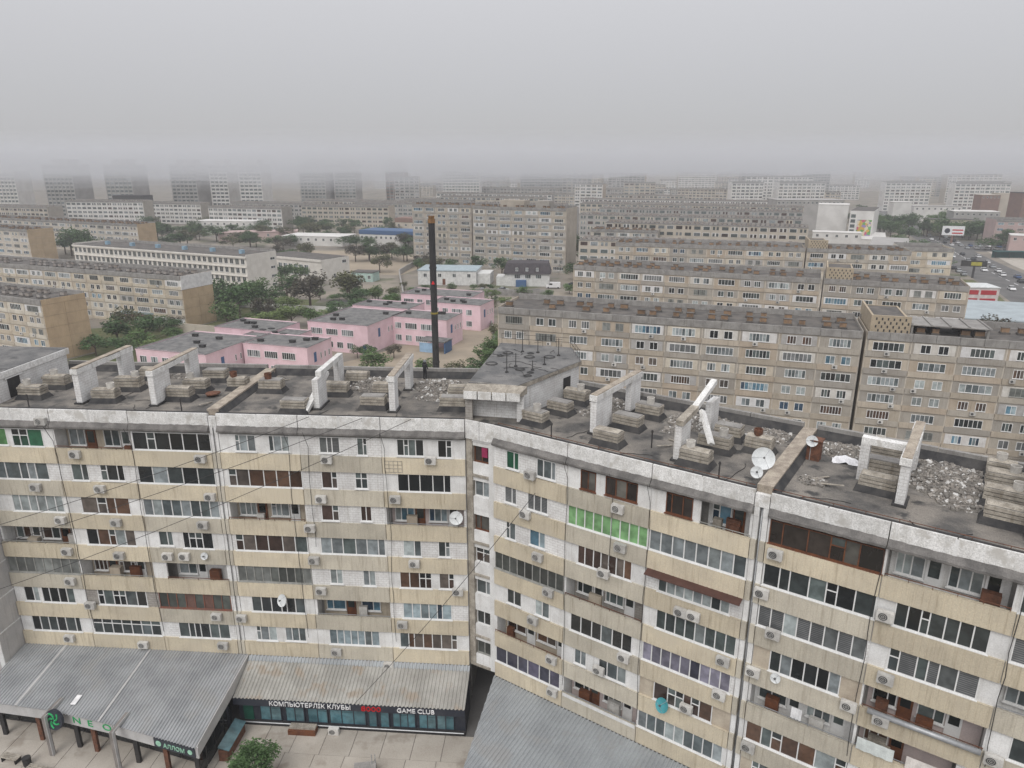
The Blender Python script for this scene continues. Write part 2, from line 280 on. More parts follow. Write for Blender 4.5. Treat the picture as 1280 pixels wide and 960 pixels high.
def wing(w, name, label, bays, wins, seed, band_alt, infill, rows=range(1, 8), shell=None):
    """one section: local x along the facade, y inwards, z up"""
    rnd = random.Random(seed)
    O, r = (OL, RL) if w == 'L' else (OR, RR)
    A = thing(name, label, 'apartment block', (O[0], O[1], 0), r)
    s0, s1 = bays[0][0], bays[-1][1]
    b = MB(); b.box(s0+.002, s1-.002, 1.3, DEP, 0, 24.4); b.box(s0+.1, s1-.1, .05, 1.3, 0, 4.1)
    b.put('wall_core', T['concreteg'], A)
    for q in rows:
        zt = ZT-SH*(q-1); zf = zt-SH+.95
        boxo('storey_slab', T['slabz'], A, s0+.02, s1-.02, .05, 1.3, zt-SH, zt-SH+.18)
    boxo('storey_slab', T['slabz'], A, s0+.02, s1-.02, .05, 1.3, ZT+.003, ZT+.2)
    for (a, e) in bays:
        for x in (a, e):
            xx = min(max(x, s0+.08), s1-.08)
            boxo('partition_wall', T['white'], A, xx-.075, xx+.075, .042, 1.3, 4.15, ZT) if x == a or x == s1 else None
    for bi, (a, e) in enumerate(bays):
        for q in rows:
            zt = ZT-SH*(q-1); zb = zt-WZ
            bm = 'cream2' if (bi, q) in band_alt or (bi, 0) in band_alt else 'cream'
            put('band_panel', rib_mesh(e-a-.05, bm), A, (a+.025, 0, zt-SH))
            cell = sorted([x for x in wins.get(q, []) if x[0] >= a-.7 and x[0] < e-.7])
            fill = infill.get((bi, q), rnd.choice(('white', 'white', 'wbrick')))
            x = a+.03
            for (p, f, n, k) in cell:
                p = max(p, a+.04); f = min(f, e-.04)
                if p-x > .12: boxo('wall_panel', T[fill], A, x, p-.004, .0, .14, zb+.003, zt-.003)
                if k == 'o': loggia(A, rnd, p, f, zb, zt, fill)
                else:
                    hh = 1.47 if (f-p) > 2.4 else rnd.choice((1.3, 1.36, 1.42))
                    if 1.5-hh > .06: boxo('wall_panel', T[fill], A, p, f, .0, .14, zb+.003, zt-.02-hh)
                    frame_window(A, rnd, p, f, zt-.015-hh, zt-.015, n, k)
                x = f+.004
            if e-x > .12: boxo('wall_panel', T[fill], A, x, e-.03, .0, .14, zb+.003, zt-.003)
    # parapet panels, felt canopy over the top floor, roof
    for (a, e) in bays:
        h = (e-a)/2
        for k in range(2):
            p = a+k*h
            boxo('parapet_panel', T['parapet'], A, p+.03, p+h-.03, -.1, .2, 24.42+rnd.uniform(-.01, .01), 25.44+rnd.uniform(-.012, .012))
        boxo('parapet_seam', T['white'], A, a+h-.09, a+h+.09, -.115, -.098, 24.42, 25.4)
        b = MB(); n = 26; dd = .36; jit = [rnd.uniform(-.04, .04) for _ in range(n+1)]; ju = [rnd.uniform(-.03, .025) for _ in range(n+1)]
        for k in range(n):
            x0, x1 = a+.02+(e-a-.04)*k/n, a+.02+(e-a-.04)*(k+1)/n
            f0, f1 = -dd+jit[k]*.5, -dd+jit[k+1]*.5; u0, u1 = 24.5+ju[k], 24.5+ju[k+1]; l0, l1 = 24.16+jit[k]*.5, 24.16+jit[k+1]*.5
            b.quad((x0, f0, l0), (x1, f1, l1), (x1, -.105, u1), (x0, -.105, u0))
            b.quad((x0, -.1, l0-.14), (x1, -.1, l1-.14), (x1, f1, l1-.14), (x0, f0, l0-.14))
            b.quad((x0, f0, l0-.14), (x1, f1, l1-.14), (x1, f1, l1), (x0, f0, l0))
        b.quad((a+.02, -.1, 24.02), (a+.02, -dd, 24.02), (a+.02, -dd, 24.16), (a+.02, -.1, 24.5)); b.quad((e-.02, -dd, 24.02), (e-.02, -.1, 24.02), (e-.02, -.1, 24.5), (e-.02, -dd, 24.16))
        b.put('canopy_slab', T['canopy'], A)
        boxo('top_lintel', T['white'], A, a+.03, e-.03, -.02, .14, ZT+.205, 24.41)
    boxo('roof_deck', T['tar'], A, s0+.002, s1-.002, .2, DEP-.3, 24.4, ROOF)
    boxo('roof_edge_strip', T['dark'], A, s0+.01, s1-.01, .02, .2, 25.445, 25.475)
    n = int((s1-s0)/3.1); st = (s1-s0)/n
    for k in range(n):
        boxo('back_parapet_panel', T['concreteg'], A, s0+k*st+.02, s0+(k+1)*st-.02, DEP-.3, DEP, 24.4, 25.98+rnd.uniform(-.03, .03))
    b = MB(); b.prism([(s0+.02, DEP-.31), (s0+.02, DEP-.75), (s1-.02, DEP-.75), (s1-.02, DEP-.31)], ROOF+.002, [25.72, ROOF+.03, ROOF+.03, 25.72]); b.put('tar_upstand', T['tardark'], A)
    return A
def loggia(A, rnd, p, f, zb, zt, fill):
    """open balcony: back wall with windows and a door, rail on the cream band"""
    im = T[rnd.choice(('beige', 'beige', 'white', 'pinkp', 'gbrick'))]
    boxo('loggia_back_wall', im, A, p+.1, f-.1, 1.24, 1.298, zt-SH+.185, zt-.003)
    w = f-p; x = p+.35
    k = rnd.choice('cgbcu')
    for j in range(2):
        ww = rnd.uniform(1.1, 1.75)
        if x+ww > f-1.: break
        frame_window(A, rnd, x, x+ww, zt-1.75, zt-.35, rnd.choice((2, 3)), k, y=1.14, name='inner_window')
        x += ww
        if x+.8 < f-.3:
            dm = rnd.choice((T['pvc'], T['pvc'], T['wood'])); d = boxo('balcony_door', dm, A, x+.06, x+.82, 1.16, 1.235, zt-SH+.19, zt-.42)
            put('pane', pane_mesh(rnd.choice(G['g'])), d, (x+.18, 1.14, zt-1.5), (0, 0, 0), (.52, 1, .95))
        x += .9+rnd.uniform(.1, .7)
    b = MB(); b.box(p, f, -.1, -.06, zb+.16, zb+.2)
    nn = max(3, int(w/1.1))
    for i in range(nn+1): b.box(p+.02+(w-.07)*i/nn, p+.05+(w-.07)*i/nn, -.095, -.065, zb, zb+.16)
    b.put('loggia_rail', T[rnd.choice(('greyfr', 'rust', 'steel'))], A)
    for _ in range(rnd.randint(1, 3)):
        cx = rnd.uniform(p+.5, f-.6); hh = rnd.uniform(.9, 1.5); ww = rnd.uniform(.25, .5)
        boxo('stored_box', rnd.choice((T['concrete'], T['rust'], T['beige'], T['acw'], T['wood'])), A, cx-ww, cx+ww, .55+rnd.uniform(0, .3), 1.1, zt-SH+.19, zt-SH+.2+hh)
def pick(D, lo, hi): return {q: [x for x in l if lo <= x[0] < hi] for q, l in D.items()}
bw = [(-38.1, -31.87), (-31.87, -25.62), (-25.62, -19.36)]; be = [(-18.74, -12.5), (-12.5, -6.27), (-6.27, 0)]
wing('L', 'apartment_block', 'cream banded apartment section above the shop with the round green sign', bw, pick(WIN_L, -40, -19), 3,
     {(0, 2), (0, 3), (2, 3), (2, 6), (2, 4), (0, 5)}, {(1, 6): 'gbrick', (1, 2): 'wbrick', (0, 1): 'white'})
LE = wing('L', 'apartment_block', 'cream banded apartment section above the computer game club', be, pick(WIN_L, -19, 2), 4,
     {(1, 0)}, {(0, 1): 'white', (1, 1): 'wbrick', (1, 2): 'wbrick', (1, 3): 'wbrick', (2, 4): 'wbrick', (1, 5): 'wbrick', (2, 1): 'white'})
rn = [(0, 6.13), (6.13, 12.18), (12.18, 18.5)]; rf = [(19.36, 25.46), (25.46, 31.4), (31.4, 37.5)]
RN = wing('R', 'apartment_block', 'slanting cream apartment section with green glazed balcony next to stairwell', rn, pick(WIN_R, -1, 19), 5,
     {(1, 0)}, {(0, 1): 'wbrick', (0, 2): 'wbrick', (0, 3): 'wbrick', (2, 6): 'beige', (1, 1): 'white'})
RF = wing('R', 'apartment_block', 'slanting cream apartment section with brown wooden top balcony beyond the expansion joint', rf, pick(WIN_R, 19, 50), 6,
     {(0, 2), (0, 3), (0, 4), (0, 5), (0, 6), (2, 3), (2, 4)}, {(0, 4): 'beige', (0, 7): 'beige'})
for A, s0, s1 in ((RN, .3, 18.4), (RF, 19.4, 37)):
    b = MB(); b.tube([(s0, .12, 25.62), (s1, .12, 25.62)], .022, 5)
    x = s0
    while x < s1: b.tube([(x, .12, 25.46), (x, .12, 25.62)], .02, 4); x += 1.6
    b.put('edge_rail', T['rust'], A)
# patch of bare brick lattice on a band, rain pipes
bp = MB()
for i in range(4): bp.box(-6.1, -4.75, -.175, -.157, 21.12+i*.3, 21.16+i*.3)
for i in range(5): bp.box(-6.1+i*.33, -6.06+i*.33, -.178, -.1755, 21.12, 22.06)
bp.put('bare_brick_patch', T['concrete'], LE)
# awning and long pipe rail on the slanting wing
b = MB(); zt = ZT-2*SH
b.prism([(12.3, -.02), (12.3, -.75), (18.45, -.75), (18.45, -.02)], [zt+.02, zt-.16, zt-.16, zt+.02], [zt+.06, zt-.12, zt-.12, zt+.06]); b.put('awning', mat('brown_awning', (.09, .045, .035), None, 2, .8), RN)
b = MB(); zb = ZT-3*SH-WZ; b.cyl((25.9, -.3, zb+.05), (31.3, -.3, zb+.05), .16, .16, 12); b.put('balcony_awning_roll', T['steel'], RF, smooth=True)
boxo('balcony_board', T['white'], RN, 6.25, 12.1, -.19, -.158, ZT-6*SH-WZ-.22, ZT-6*SH-WZ+.06)
# joints
for w, x0, x1, lab in (('L', -19.34, -18.76, 'narrow dark expansion joint between the two straight cream sections'), ('R', 18.52, 19.34, 'expansion joint with silver duct between the slanting cream sections')):
    O, r = (OL, RL) if w == 'L' else (OR, RR)
    J = thing('expansion_joint', lab, 'joint', (O[0], O[1], 0), r)
    boxo('joint_core', T['concreteg'], J, x0, x1, .35 if w == 'R' else .12, DEP, 0, 25.1)
    yb = .349 if w == 'R' else .119; cw = .3 if w == 'R' else .26
    for q in range(1, 8):
        zt = ZT-SH*(q-1)
        for c0 in (x0+.005, x1-cw-.005):
            boxo('band_end', T['cream2'], J, c0, c0+cw, -.13, yb, zt-SH, zt-WZ-.002); boxo('cheek_panel', T['white'], J, c0, c0+cw, -.01, yb, zt-WZ, zt-.002)
    for c0 in (x0+.005, x1-cw-.005): boxo('cheek_panel', T['white'], J, c0, c0+cw, -.05, yb, ZT, 24.4)
    boxo('joint_head', T['parapet'], J, x0, x1, -.08, .34 if w == 'R' else .118, 24.41, 25.2)
    b = MB(); b.cyl(((x0+x1)/2, .2 if w == 'R' else -.13, 4.3), ((x0+x1)/2, .2 if w == 'R' else -.13, 24.3), .06 if w == 'R' else .025, None, 8); b.put('down_duct', T['steel' if w == 'R' else 'dark'], J, smooth=True)
    b = MB(); m_ = (x0+x1)/2; b.prism([(m_-.45, .22), (m_+.45, .22), (m_+.45, DEP-.32), (m_-.45, DEP-.32)], 25.21, [25.66, 25.7, 25.76, 25.7]); b.put('divider_wall', T['tan'], J)
    b = MB(); b.prism([(m_+.452, .3), (m_+.8, .3), (m_+.8, DEP-.9), (m_+.452, DEP-.9)], 25.205, [25.6, 25.23, 25.23, 25.6]); b.put('divider_skirt', T['tardark'], J)

# corner stairwell between the wings
C0 = Vector((OL[0], OL[1], 0)); C1 = Vector((OR[0], OR[1], 0)); dv = C1-C0; wid = dv.length; cr = math.atan2(dv.y, dv.x)
CB = thing('stairwell_tower', 'white corner stairwell bay joining the two cream wings', 'stairwell', (C0.x, C0.y, 0), cr)
rnd = random.Random(11)
def ctol(p):
    d = Vector((p[0], p[1], 0))-C0; return (d.x*math.cos(cr)+d.y*math.sin(cr), -d.x*math.sin(cr)+d.y*math.cos(cr))
bl = ctol(wl('L', 0, DEP)); brr = ctol(wl('R', 0, DEP))
fl = ctol(wl('L', 0, .9)); fr = ctol(wl('R', 0, .9)); eps = .01
b = MB(); b.prism([(fl[0]+eps, .9), (fr[0]-eps, .9), (brr[0]-eps, brr[1]), (bl[0]+eps, bl[1])], 4.2, 24.7); b.put('wall_core', T['concreteg'], CB)
b = MB(); b.prism([(.12, .12), (wid-.12, .12), (fr[0]-eps, .9), (brr[0]-eps, brr[1]), (bl[0]+eps, bl[1]), (fl[0]+eps, .9)], 24.71, ROOF); b.put('roof_deck', T['tar'], CB)
for k, x0 in enumerate((.0, wid-.52)):
    boxo('pier', T['white' if k else 'concrete'], CB, x0, x0+.52, .1, .89, 4.2, 24.69)
kinds = ['w', 'c', 'w', 'b', 'c', 'g', 'x']
for q in range(1, 8):
    zt = ZT-SH*(q-1)
    boxo('wall_panel', T['white'], CB, .53, wid-.53, .18, .7, zt-SH+.2, zt-SH+1.15)
    if kinds[q-1] != 'c': boxo('sill_ledge', T['concrete'], CB, .53, wid-.53, .08, .75, zt-SH, zt-SH+.19)
    else: boxo('wall_panel', T['white'], CB, .53, wid-.53, .2, .69, zt-SH, zt-SH+.199)
    frame_window(CB, rnd, .56, wid-.56, zt-1.64, zt-.35, 2, kinds[q-1], y=.42)
    boxo('lintel', T['white'], CB, .53, wid-.53, .2, .7, zt-.34, zt-.002)
boxo('parapet_panel', T['parapet'], CB, .03, wid*.5-.02, -.02, .1, 24.0, 25.43); boxo('parapet_panel', T['parapet'], CB, wid*.5+.02, wid-.03, -.02, .1, 24.0, 25.42)
boxo('head_panel', T['white'], CB, .02, wid-.02, .11, .88, ZT+.01, 24.68)
o_ = boxo('hanging_cloth', mat('magenta_cloth', (.30, .03, .09), None, 3, .9), CB, wid-1.1, wid-.62, .12, .15, ZT-1.1, ZT-.35)
b = MB(); b.prism([(bl[0]+.05, bl[1]-.3), (brr[0]-.05, brr[1]-.3), (brr[0]-.05, brr[1]), (bl[0]+.05, bl[1])], 24.7, 25.95); b.put('back_parapet_panel', T['concreteg'], CB)

# protruding next section at the far end of the straight wing
PW = thing('apartment_block', 'pale grey end wall of a protruding section beside the round-sign shop', 'apartment block', (OL[0], OL[1], 0), RL)
boxo('end_wall', mat('pale_render', (.5, .485, .47), (.43, .42, .41), .8, .9, streak=.3), PW, -52, -38.13, -2.4, DEP, 0, 24.9)
for z in (3.9, 6.7, 9.5, 12.3, 15.1, 17.9, 20.7, 23.4): boxo('joint_strip', T['white'], PW, -38.128, -38.09, -2.38, -.01, z-.05, z+.05)
for k in range(7): frame_window(PW, rnd, -41.6, -38.6, 4.7+2.8*k, 6.1+2.8*k, 5, 'g', y=-2.5)
boxo('corner_strip', T['white'], PW, -38.5, -38.12, -2.46, -2.402, 0, 24.9)
boxo('roof_deck', T['tar'], PW, -52, -38.13, -2.3, DEP-.2, 24.9, 25.21)
b = MB(); b.box(-52, -37.0, 1.2, 9.8, 25.215, 27.45); b.put('roof_room_wall', T['wbrick'], PW)
b = MB(); b.box(-36.998, -36.9, 1.0, 10.1, 27.05, 27.56); b.put('roof_room_fascia', T['parapet'], PW)
boxo('roof_room_deck', T['roofroom'], PW, -52, -37.0, 1.0, 10.1, 27.455, 27.6)
boxo('roof_room_doorway', T['dark'], PW, -36.998, -36.97, 2.7, 4.0, 25.3, 26.9)
boxo('roof_room_lintel', T['white'], PW, -36.99, -36.9, 2.4, 4.4, 26.9, 27.0)
# roof room over the stairwell
PH = thing('roof_room', 'white brick roof room with black bitumen roof over the stairwell', 'roof room', (0, 0, 0))
poly = [(-3.05, 50.2), (.45, 49.45), (5.5, 56.0), (5.1, 60.2), (-.9, 61.9)]
cx = sum(p[0] for p in poly)/5; cy = sum(p[1] for p in poly)/5
def offs(p, k): return (cx+(p[0]-cx)*k, cy+(p[1]-cy)*k)
b = MB(); b.prism(poly, 25.205, 27.5); b.put('wall', T['wbrick'], PH)
b = MB(); b.prism([offs(p, 1.05) for p in poly], 27.505, 27.8); b.put('roof_slab', T['concrete'], PH)
b = MB(); b.prism([offs(p, 1.04) for p in poly], 27.802, 27.85); b.put('roof_deck', T['roofroom'], PH)
b = MB(); b.prism([(-3.55, 48.95), (.6, 48.2), (1.1, 48.95), (-3.2, 50.25)], 27.30, [27.55, 27.55, 27.86, 27.86]); b.put('front_eave', T['concrete'], PH)
for k in range(4):
    t0, t1 = k/4+.01, (k+1)/4-.01
    b = MB(); b.prism([(-3.55+4.15*t0, 48.94-.75*t0), (-3.55+4.15*t1, 48.94-.75*t1), (-3.55+4.15*t1, 48.88-.75*t1), (-3.55+4.15*t0, 48.88-.75*t0)], 26.95, 27.54); b.put('eave_panel', T['parapet'], PH)
b = MB(); b.prism([(-3.42, 49.2), (-2.9, 49.1), (-2.9, 50.2), (-3.4, 50.3)], 25.21, 27.3); b.put('brick_pier', T['gbrick'], PH)
b = MB(); b.prism([(.35, 48.75), (.85, 48.65), (.9, 49.5), (.42, 49.46)], 25.21, 27.3); b.put('white_pier', T['wbrick'], PH)
b = MB(); b.prism([(-2.0, 49.93), (-1.6, 49.84), (-1.6, 49.8), (-2.0, 49.89)], 26.5, 26.95); b.put('wall_vent', T['dark'], PH)
def pwall(t, off): # along the long right-hand wall
    a = Vector((.45, 49.45)); e = Vector((5.5, 56.0)); p = a.lerp(e, t); n = Vector((e.y-a.y, -(e.x-a.x))).normalized(); return p + n*off
p0, p1 = pwall(.72, .01), pwall(.84, .01); p2, p3 = pwall(.84, .05), pwall(.72, .05)
b = MB(); b.prism([tuple(p0), tuple(p3), tuple(p2), tuple(p1)], 25.3, 26.9); b.put('door', T['dark'], PH)
rnd = random.Random(5)
rail = MB(); edge = [offs(p, 1.0) for p in (poly[4], poly[3], poly[2])]
for a_, b_ in zip(edge, edge[1:]):
    for z in (28.35, 28.75): rail.tube([(*a_, z), (*b_, z)], .02, 4)
    for k in range(6):
        t = k/5; rail.tube([(a_[0]+(b_[0]-a_[0])*t, a_[1]+(b_[1]-a_[1])*t, 27.85), (a_[0]+(b_[0]-a_[0])*t, a_[1]+(b_[1]-a_[1])*t, 28.78)], .02, 4)
rail.put('guard_rail', T['dark'], PH)
for k in range(9):      # coils of cable
    c_ = (rnd.uniform(-1.8, 3.4), rnd.uniform(51.5, 59), 27.87); r_ = rnd.uniform(.25, .5); b = MB()
    for j in range(2):
        pts = [(c_[0]+(r_-.08*j)*math.cos(t*.52), c_[1]+(r_-.08*j)*math.sin(t*.52), c_[2]+.03+.03*j) for t in range(13)]; b.tube(pts, .022, 4)
    tag(b.put('cable_coil', T['dark']), 'black coil of cable lying on the roof room', 'cable', 'cable coils on the roof room')
for k in range(8):
    a_ = Vector((rnd.uniform(-2, 3.5), rnd.uniform(51, 59), 27.875)); b = MB(); pts = [a_.copy()]; an = rnd.uniform(0, 6.28)
    for j in range(9):
        an += rnd.uniform(-.7, .7); a_ = a_ + Vector((math.cos(an), math.sin(an), 0))*.45
        a_.x = min(max(a_.x, -1.6), 3.6); a_.y = min(max(a_.y, 51.2), 59.6); pts.append(a_.copy())
    b.tube(pts, .018, 4); tag(b.put('cable_run', T['dark']), 'thin black cable snaking over the roof room', 'cable', 'loose cables on the roof room')
for k, (x, y, h) in enumerate(((-.4, 52.6, 1.6), (.3, 54.3, 1.1), (2.6, 54.8, .7), (3.9, 57.6, 1.5), (1.6, 53.2, .8), (.9, 58.9, 1.9), (2.2, 58.6, 1.2))):
    b = MB(); b.cyl((x, y, 27.85), (x, y, 27.85+h), .035, .03, 6)
    for j in range(2): b.tube([(x-.3, y, 27.75+h-.2*j), (x+.3, y, 27.75+h-.2*j)], .015, 4)
    b.cyl((x, y, 27.852), (x, y, 27.95), .16, .12, 8); tag(b.put('antenna_mast', T['dark']), 'dark antenna mast standing on the roof room', 'antenna', 'antenna masts on the roof room')
# ------------------------------------------------------------------ air conditioners
def ac_proto():
    A = thing('air_conditioner', '', 'air conditioner')
    b = MB(); w, d, h, c_ = .42, .30, .29, .03
    pts = [(-w, -h+c_), (-w+c_, -h), (w-c_, -h), (w, -h+c_), (w, h-c_), (w-c_, h), (-w+c_, h), (-w, h-c_)]
    n = len(pts); b.v = [(x, 0, z) for x, z in pts]+[(x, -d, z) for x, z in pts]
    for i in range(n): b.f.append((i, n+i, n+(i+1) % n, (i+1) % n)); b.m.append(0)
    b.f.append(tuple(range(2*n-1, n-1, -1))); b.m.append(0); b.f.append(tuple(range(n))); b.m.append(0)
    b.box(.26, .34, -d-.008, -d, -.2, .2); put('casing', b.mesh('casing', T['acw']), A)
    b = MB(); b.cyl((-.1, -d-.012, 0), (-.1, -d+.01, 0), .235, .235, 20); put('fan_grille', b.mesh('fan_grille', T['acd']), A)
    b = MB()
    for r_ in (.235, .15, .06):
        pts = [(-.1+r_*math.cos(t*math.pi/8), -d-.018, r_*math.sin(t*math.pi/8)) for t in range(17)]; b.tube(pts, .011, 4)
    put('grille_ring', b.mesh('grille_ring', T['acw']), A)
    b = MB(); b.box(-.02, .02, -d, .06, -h-.05, -h); bm_ = b.mesh('bracket', T['steel'])
    for x in (-.32, .32): put('bracket', bm_, A, (x, 0, 0))
    return A
AC0 = ac_proto(); ac_used = [False]
ORD = ['top', 'second', 'third', 'fourth', 'fifth', 'sixth', 'lowest']; BAYN = ['first', 'second', 'third', 'fourth', 'fifth', 'sixth', 'seventh']
def place_ac(loc, rz, label, group, tilt=0):
    if not ac_used[0]: o = AC0; ac_used[0] = True
    else: o = copy_tree(AC0)
    o.location = loc; o.rotation_euler = (0, 0, rz); o['label'] = label; o['group'] = group; return o
seen = {}
for w, L_, rot, nm in (('L', AC_L, RL, 'straight'), ('R', AC_R, RR, 'slanting')):
    for s, z in L_:
        q = min(6, max(0, int((ZT-z)/SH))); bi = int(abs(s)/6.25)
        f_ = {0: 'top floor', 6: 'lowest floor'}.get(q, ORD[q]+' floor from the roof')
        lab = 'white air conditioner, %s, %s bay from stairwell, %s wing' % (f_, BAYN[min(bi, 6)], nm)
        if z > 24: lab = 'white air conditioner hung on the white parapet of the straight wing'
        s_ = s
        place_ac(wl(w, s_, -.2 if z < 24 else -.18, z-.05), rot, lab, 'air conditioners on the cream wings')
# ------------------------------------------------------------------ satellite dishes
def dish(name, loc, r, az, el, m, label, mast=0.8, grp='satellite dishes'):
    D = thing(name, label, 'satellite dish', loc, az, grp)
    b = MB(); nr, nn = 5, 24; M = Matrix.Rotation(RAD(el), 4, 'X')   # faces -y, tilted up
    def P(i, j, off=0):
        rr = r*i/nr; t = 2*math.pi*j/nn; return tuple(M @ Vector((rr*math.cos(t), -.28*r*(i/nr)**2+off, rr*math.sin(t)))+Vector((0, 0, mast)))
    for i in range(nr):
        for j in range(nn):
            b.quad(P(i, j), P(i, j+1), P(i+1, j+1), P(i+1, j)); b.quad(P(i+1, j, .02), P(i+1, j+1, .02), P(i, j+1, .02), P(i, j, .02))
    put('reflector', b.mesh('reflector', m, True), D)
    f_ = M @ Vector((0, -r*.85, 0))+Vector((0, 0, mast)); b = MB()
    for j in (4, 12, 20): b.tube([P(nr, j), tuple(f_)], .012*max(1, r), 4)
    put('feed_arm', b.mesh('feed_arm', T['steel']), D)
    b = MB(); b.cyl(tuple(f_), tuple(f_+(M @ Vector((0, .16, 0)))), .07, .05, 8); put('feed_head', b.mesh('feed_head', T['acd']), D)
    b = MB(); b.cyl((0, .06, 0) if mast > .3 else (0, .25, mast-.1), (0, .06, mast), .03, .03, 6); put('mast', b.mesh('mast', T['steel']), D)
    return D
dish('satellite_dish', wl('R', 18.0, 2.9, 25.6), .68, RR+.35, -28, T['dish'], 'large white satellite dish by the tan divider wall on the roof', .55)
dish('satellite_dish', wl('R', 18.0, 1.7, 25.21), .36, RR+.3, -25, T['dish'], 'small white satellite dish below the large roof dish', .5)
dish('satellite_dish', wl('R', 19.95, 6.6, 25.21), .36, RR+.35, -25, T['dish'], 'small white dish leaning on the rusty roof box', 1.3)
dish('satellite_dish', wl('L', -.76, -.2, 17.2), .52, RL, -20, T['dish'], 'pale satellite dish on the open balcony next to stairwell', .35)
dish('satellite_dish', wl('L', -14.96, -.35, 9.4), .5, RL-.5, -25, T['dish'], 'round satellite dish in front of the window above game club', .3)
dish('satellite_dish', wl('L', -21.01, -.3, 13.2), .3, RL, -20, T['dish'], 'tiny white dish on the cream band beside two air conditioners', .25)
dish('satellite_dish', wl('R', 14.09, -.35, 8.1), .5, RR-.3, -25, T['teal'], 'teal satellite dish on the cream band of the slanting wing', .3)
dish('satellite_dish', wl('R', 20.9, -.3, 13.5), .3, RR, -22, T['dish'], 'small white dish beside the beige walled window strip', .25)
# ------------------------------------------------------------------ vent shafts
def shaft(loc, rz, L_, label, rnd, pot=None, cap=True):
    V = thing('vent_shaft', label, 'vent shaft', loc, rz, 'concrete vent shafts on the cream building')
    a, d = L_/2, .48
    b = MB(); lo = [(-a-.22, -d-.22), (a+.22, -d-.22), (a+.22, d+.22), (-a-.22, d+.22)]; hi = [(-a-.02, -d-.02), (a+.02, -d-.02), (a+.02, d+.02), (-a-.02, d+.02)]
    for i in range(4):
        j = (i+1) % 4; b.quad((*lo[i], 0), (*lo[j], 0), (*hi[j], .38), (*hi[i], .38))
    b.quad(*[(*p, .38) for p in hi]); put('tar_skirt', b.mesh('tar_skirt', T['tardark']), V)
    z = .385
    for k in range(3):
        j = rnd.uniform(-.02, .03); b = MB(); hh = rnd.uniform(.15, .2); g_ = [rnd.uniform(-.02, .02) for _ in range(4)]
        b.prism([(-a-j, -d-j), (a+j, -d-j), (a+j, d+j), (-a-j, d+j)], z, [z+hh+q_ for q_ in g_]); put('concrete_course', b.mesh('concrete_course', T['concrete']), V)
        b = MB(); b.prism([(-a+.07, -d+.07), (a-.07, -d+.07), (a-.07, d-.07), (-a+.07, d-.07)], z+hh-.03, z+hh+.06); put('joint_course', b.mesh('joint_course', T['concreteg']), V); z += hh+.055
    if cap:
        b = MB(); n = 7; top = [z+rnd.uniform(.03, .17) for _ in range(n+1)]
        for i in range(n):
            x0, x1 = -a+.05+(2*a-.1)*i/n, -a+.05+(2*a-.1)*(i+1)/n
            b.quad((x0, -d+.05, z), (x1, -d+.05, z), (x1, -.08, top[i+1]), (x0, -.08, top[i])); b.quad((x0, -.08, top[i]), (x1, -.08, top[i+1]), (x1, d-.05, z), (x0, d-.05, z))
        b.quad((-a+.05, d-.05, z), (-a+.05, -d+.05, z), (-a+.05, -.08, top[0]), (-a+.05, -.08, top[0])); b.quad((a-.05, -d+.05, z), (a-.05, d-.05, z), (a-.05, -.08, top[-1]), (a-.05, -.08, top[-1]))
        put('mortar_cap', b.mesh('mortar_cap', T['concrete']), V)
    if pot:
        px = rnd.uniform(-.5, .5)*a*1.2; b = MB(); r_ = .27
        for i in range(14):
            t0, t1 = 2*math.pi*i/14, 2*math.pi*(i+1)/14; c0, s0, c1, s1 = math.cos(t0), math.sin(t0), math.cos(t1), math.sin(t1)
            b.quad((px+r_*c0, r_*s0, z), (px+r_*c1, r_*s1, z), (px+r_*1.08*c1, r_*1.08*s1, z+.48), (px+r_*1.08*c0, r_*1.08*s0, z+.48))
            b.quad((px+r_*.8*c1, r_*.8*s1, z+.1), (px+r_*.8*c0, r_*.8*s0, z+.1), (px+r_*.9*c0, r_*.9*s0, z+.48), (px+r_*.9*c1, r_*.9*s1, z+.48))
            b.quad((px+r_*1.08*c0, r_*1.08*s0, z+.48), (px+r_*1.08*c1, r_*1.08*s1, z+.48), (px+r_*.9*c1, r_*.9*s1, z+.48), (px+r_*.9*c0, r_*.9*s0, z+.48))
        put('vent_pot', b.mesh('vent_pot', T[pot]), V)
    return V
rnd = random.Random(21)
shafts = [('L', [(-35.4, 3.2, 1.9, 'pot'), (-35.3, 5.9, 1.9, 'pot'), (-29.0, 2.8, 1.9, 'pot'), (-28.9, 5.8, 2.1, 'pot'), (-28.6, 8.9, 2., None), (-23.3, 3.6, 1.9, None), (-23.1, 5.8, 1.9, 'pot'), (-22.9, 8.8, 1.9, None), (-19.9, 6.6, 1.5, 'rust'),
                 (-16.9, 6.2, 1.9, 'rust'), (-13.2, 1.5, 1.9, None), (-10.4, 8.8, 1.9, None), (-7.4, 2.7, 1.9, None), (-7.3, 5.9, 1.9, 'pot'), (-1.3, 2.9, 1.9, None), (-1.2, 5.6, 1.7, None), (-11.2, 5.7, 1.8, None)]),
          ('R', [(2.0, 2.4, 1.7, 'pot'), (2.3, 5.4, 1.8, None), (2.1, 8.3, 1.9, 'pot'), (8.1, 1.9, 1.9, None), (7.9, 5.4, 2., None), (8.2, 8.4, 1.9, 'pot'), (14.2, 1.9, 1.9, 'pot'), (14.4, 4.9, 2.1, 'pot'), (14.5, 7.4, 1.8, None), (16.9, 6.2, 1.7, 'rust'),
                 (24.2, 4.1, 1.9, None), (24.2, 6.7, 1.9, None), (24.0, 9.3, 1.9, 'pot'), (30.3, 3.5, 1.9, None), (30.2, 6.0, 1.9, 'pot'), (30.2, 8.6, 1.9, 'pot'), (30.0, 10.3, 1.5, 'pot')])]
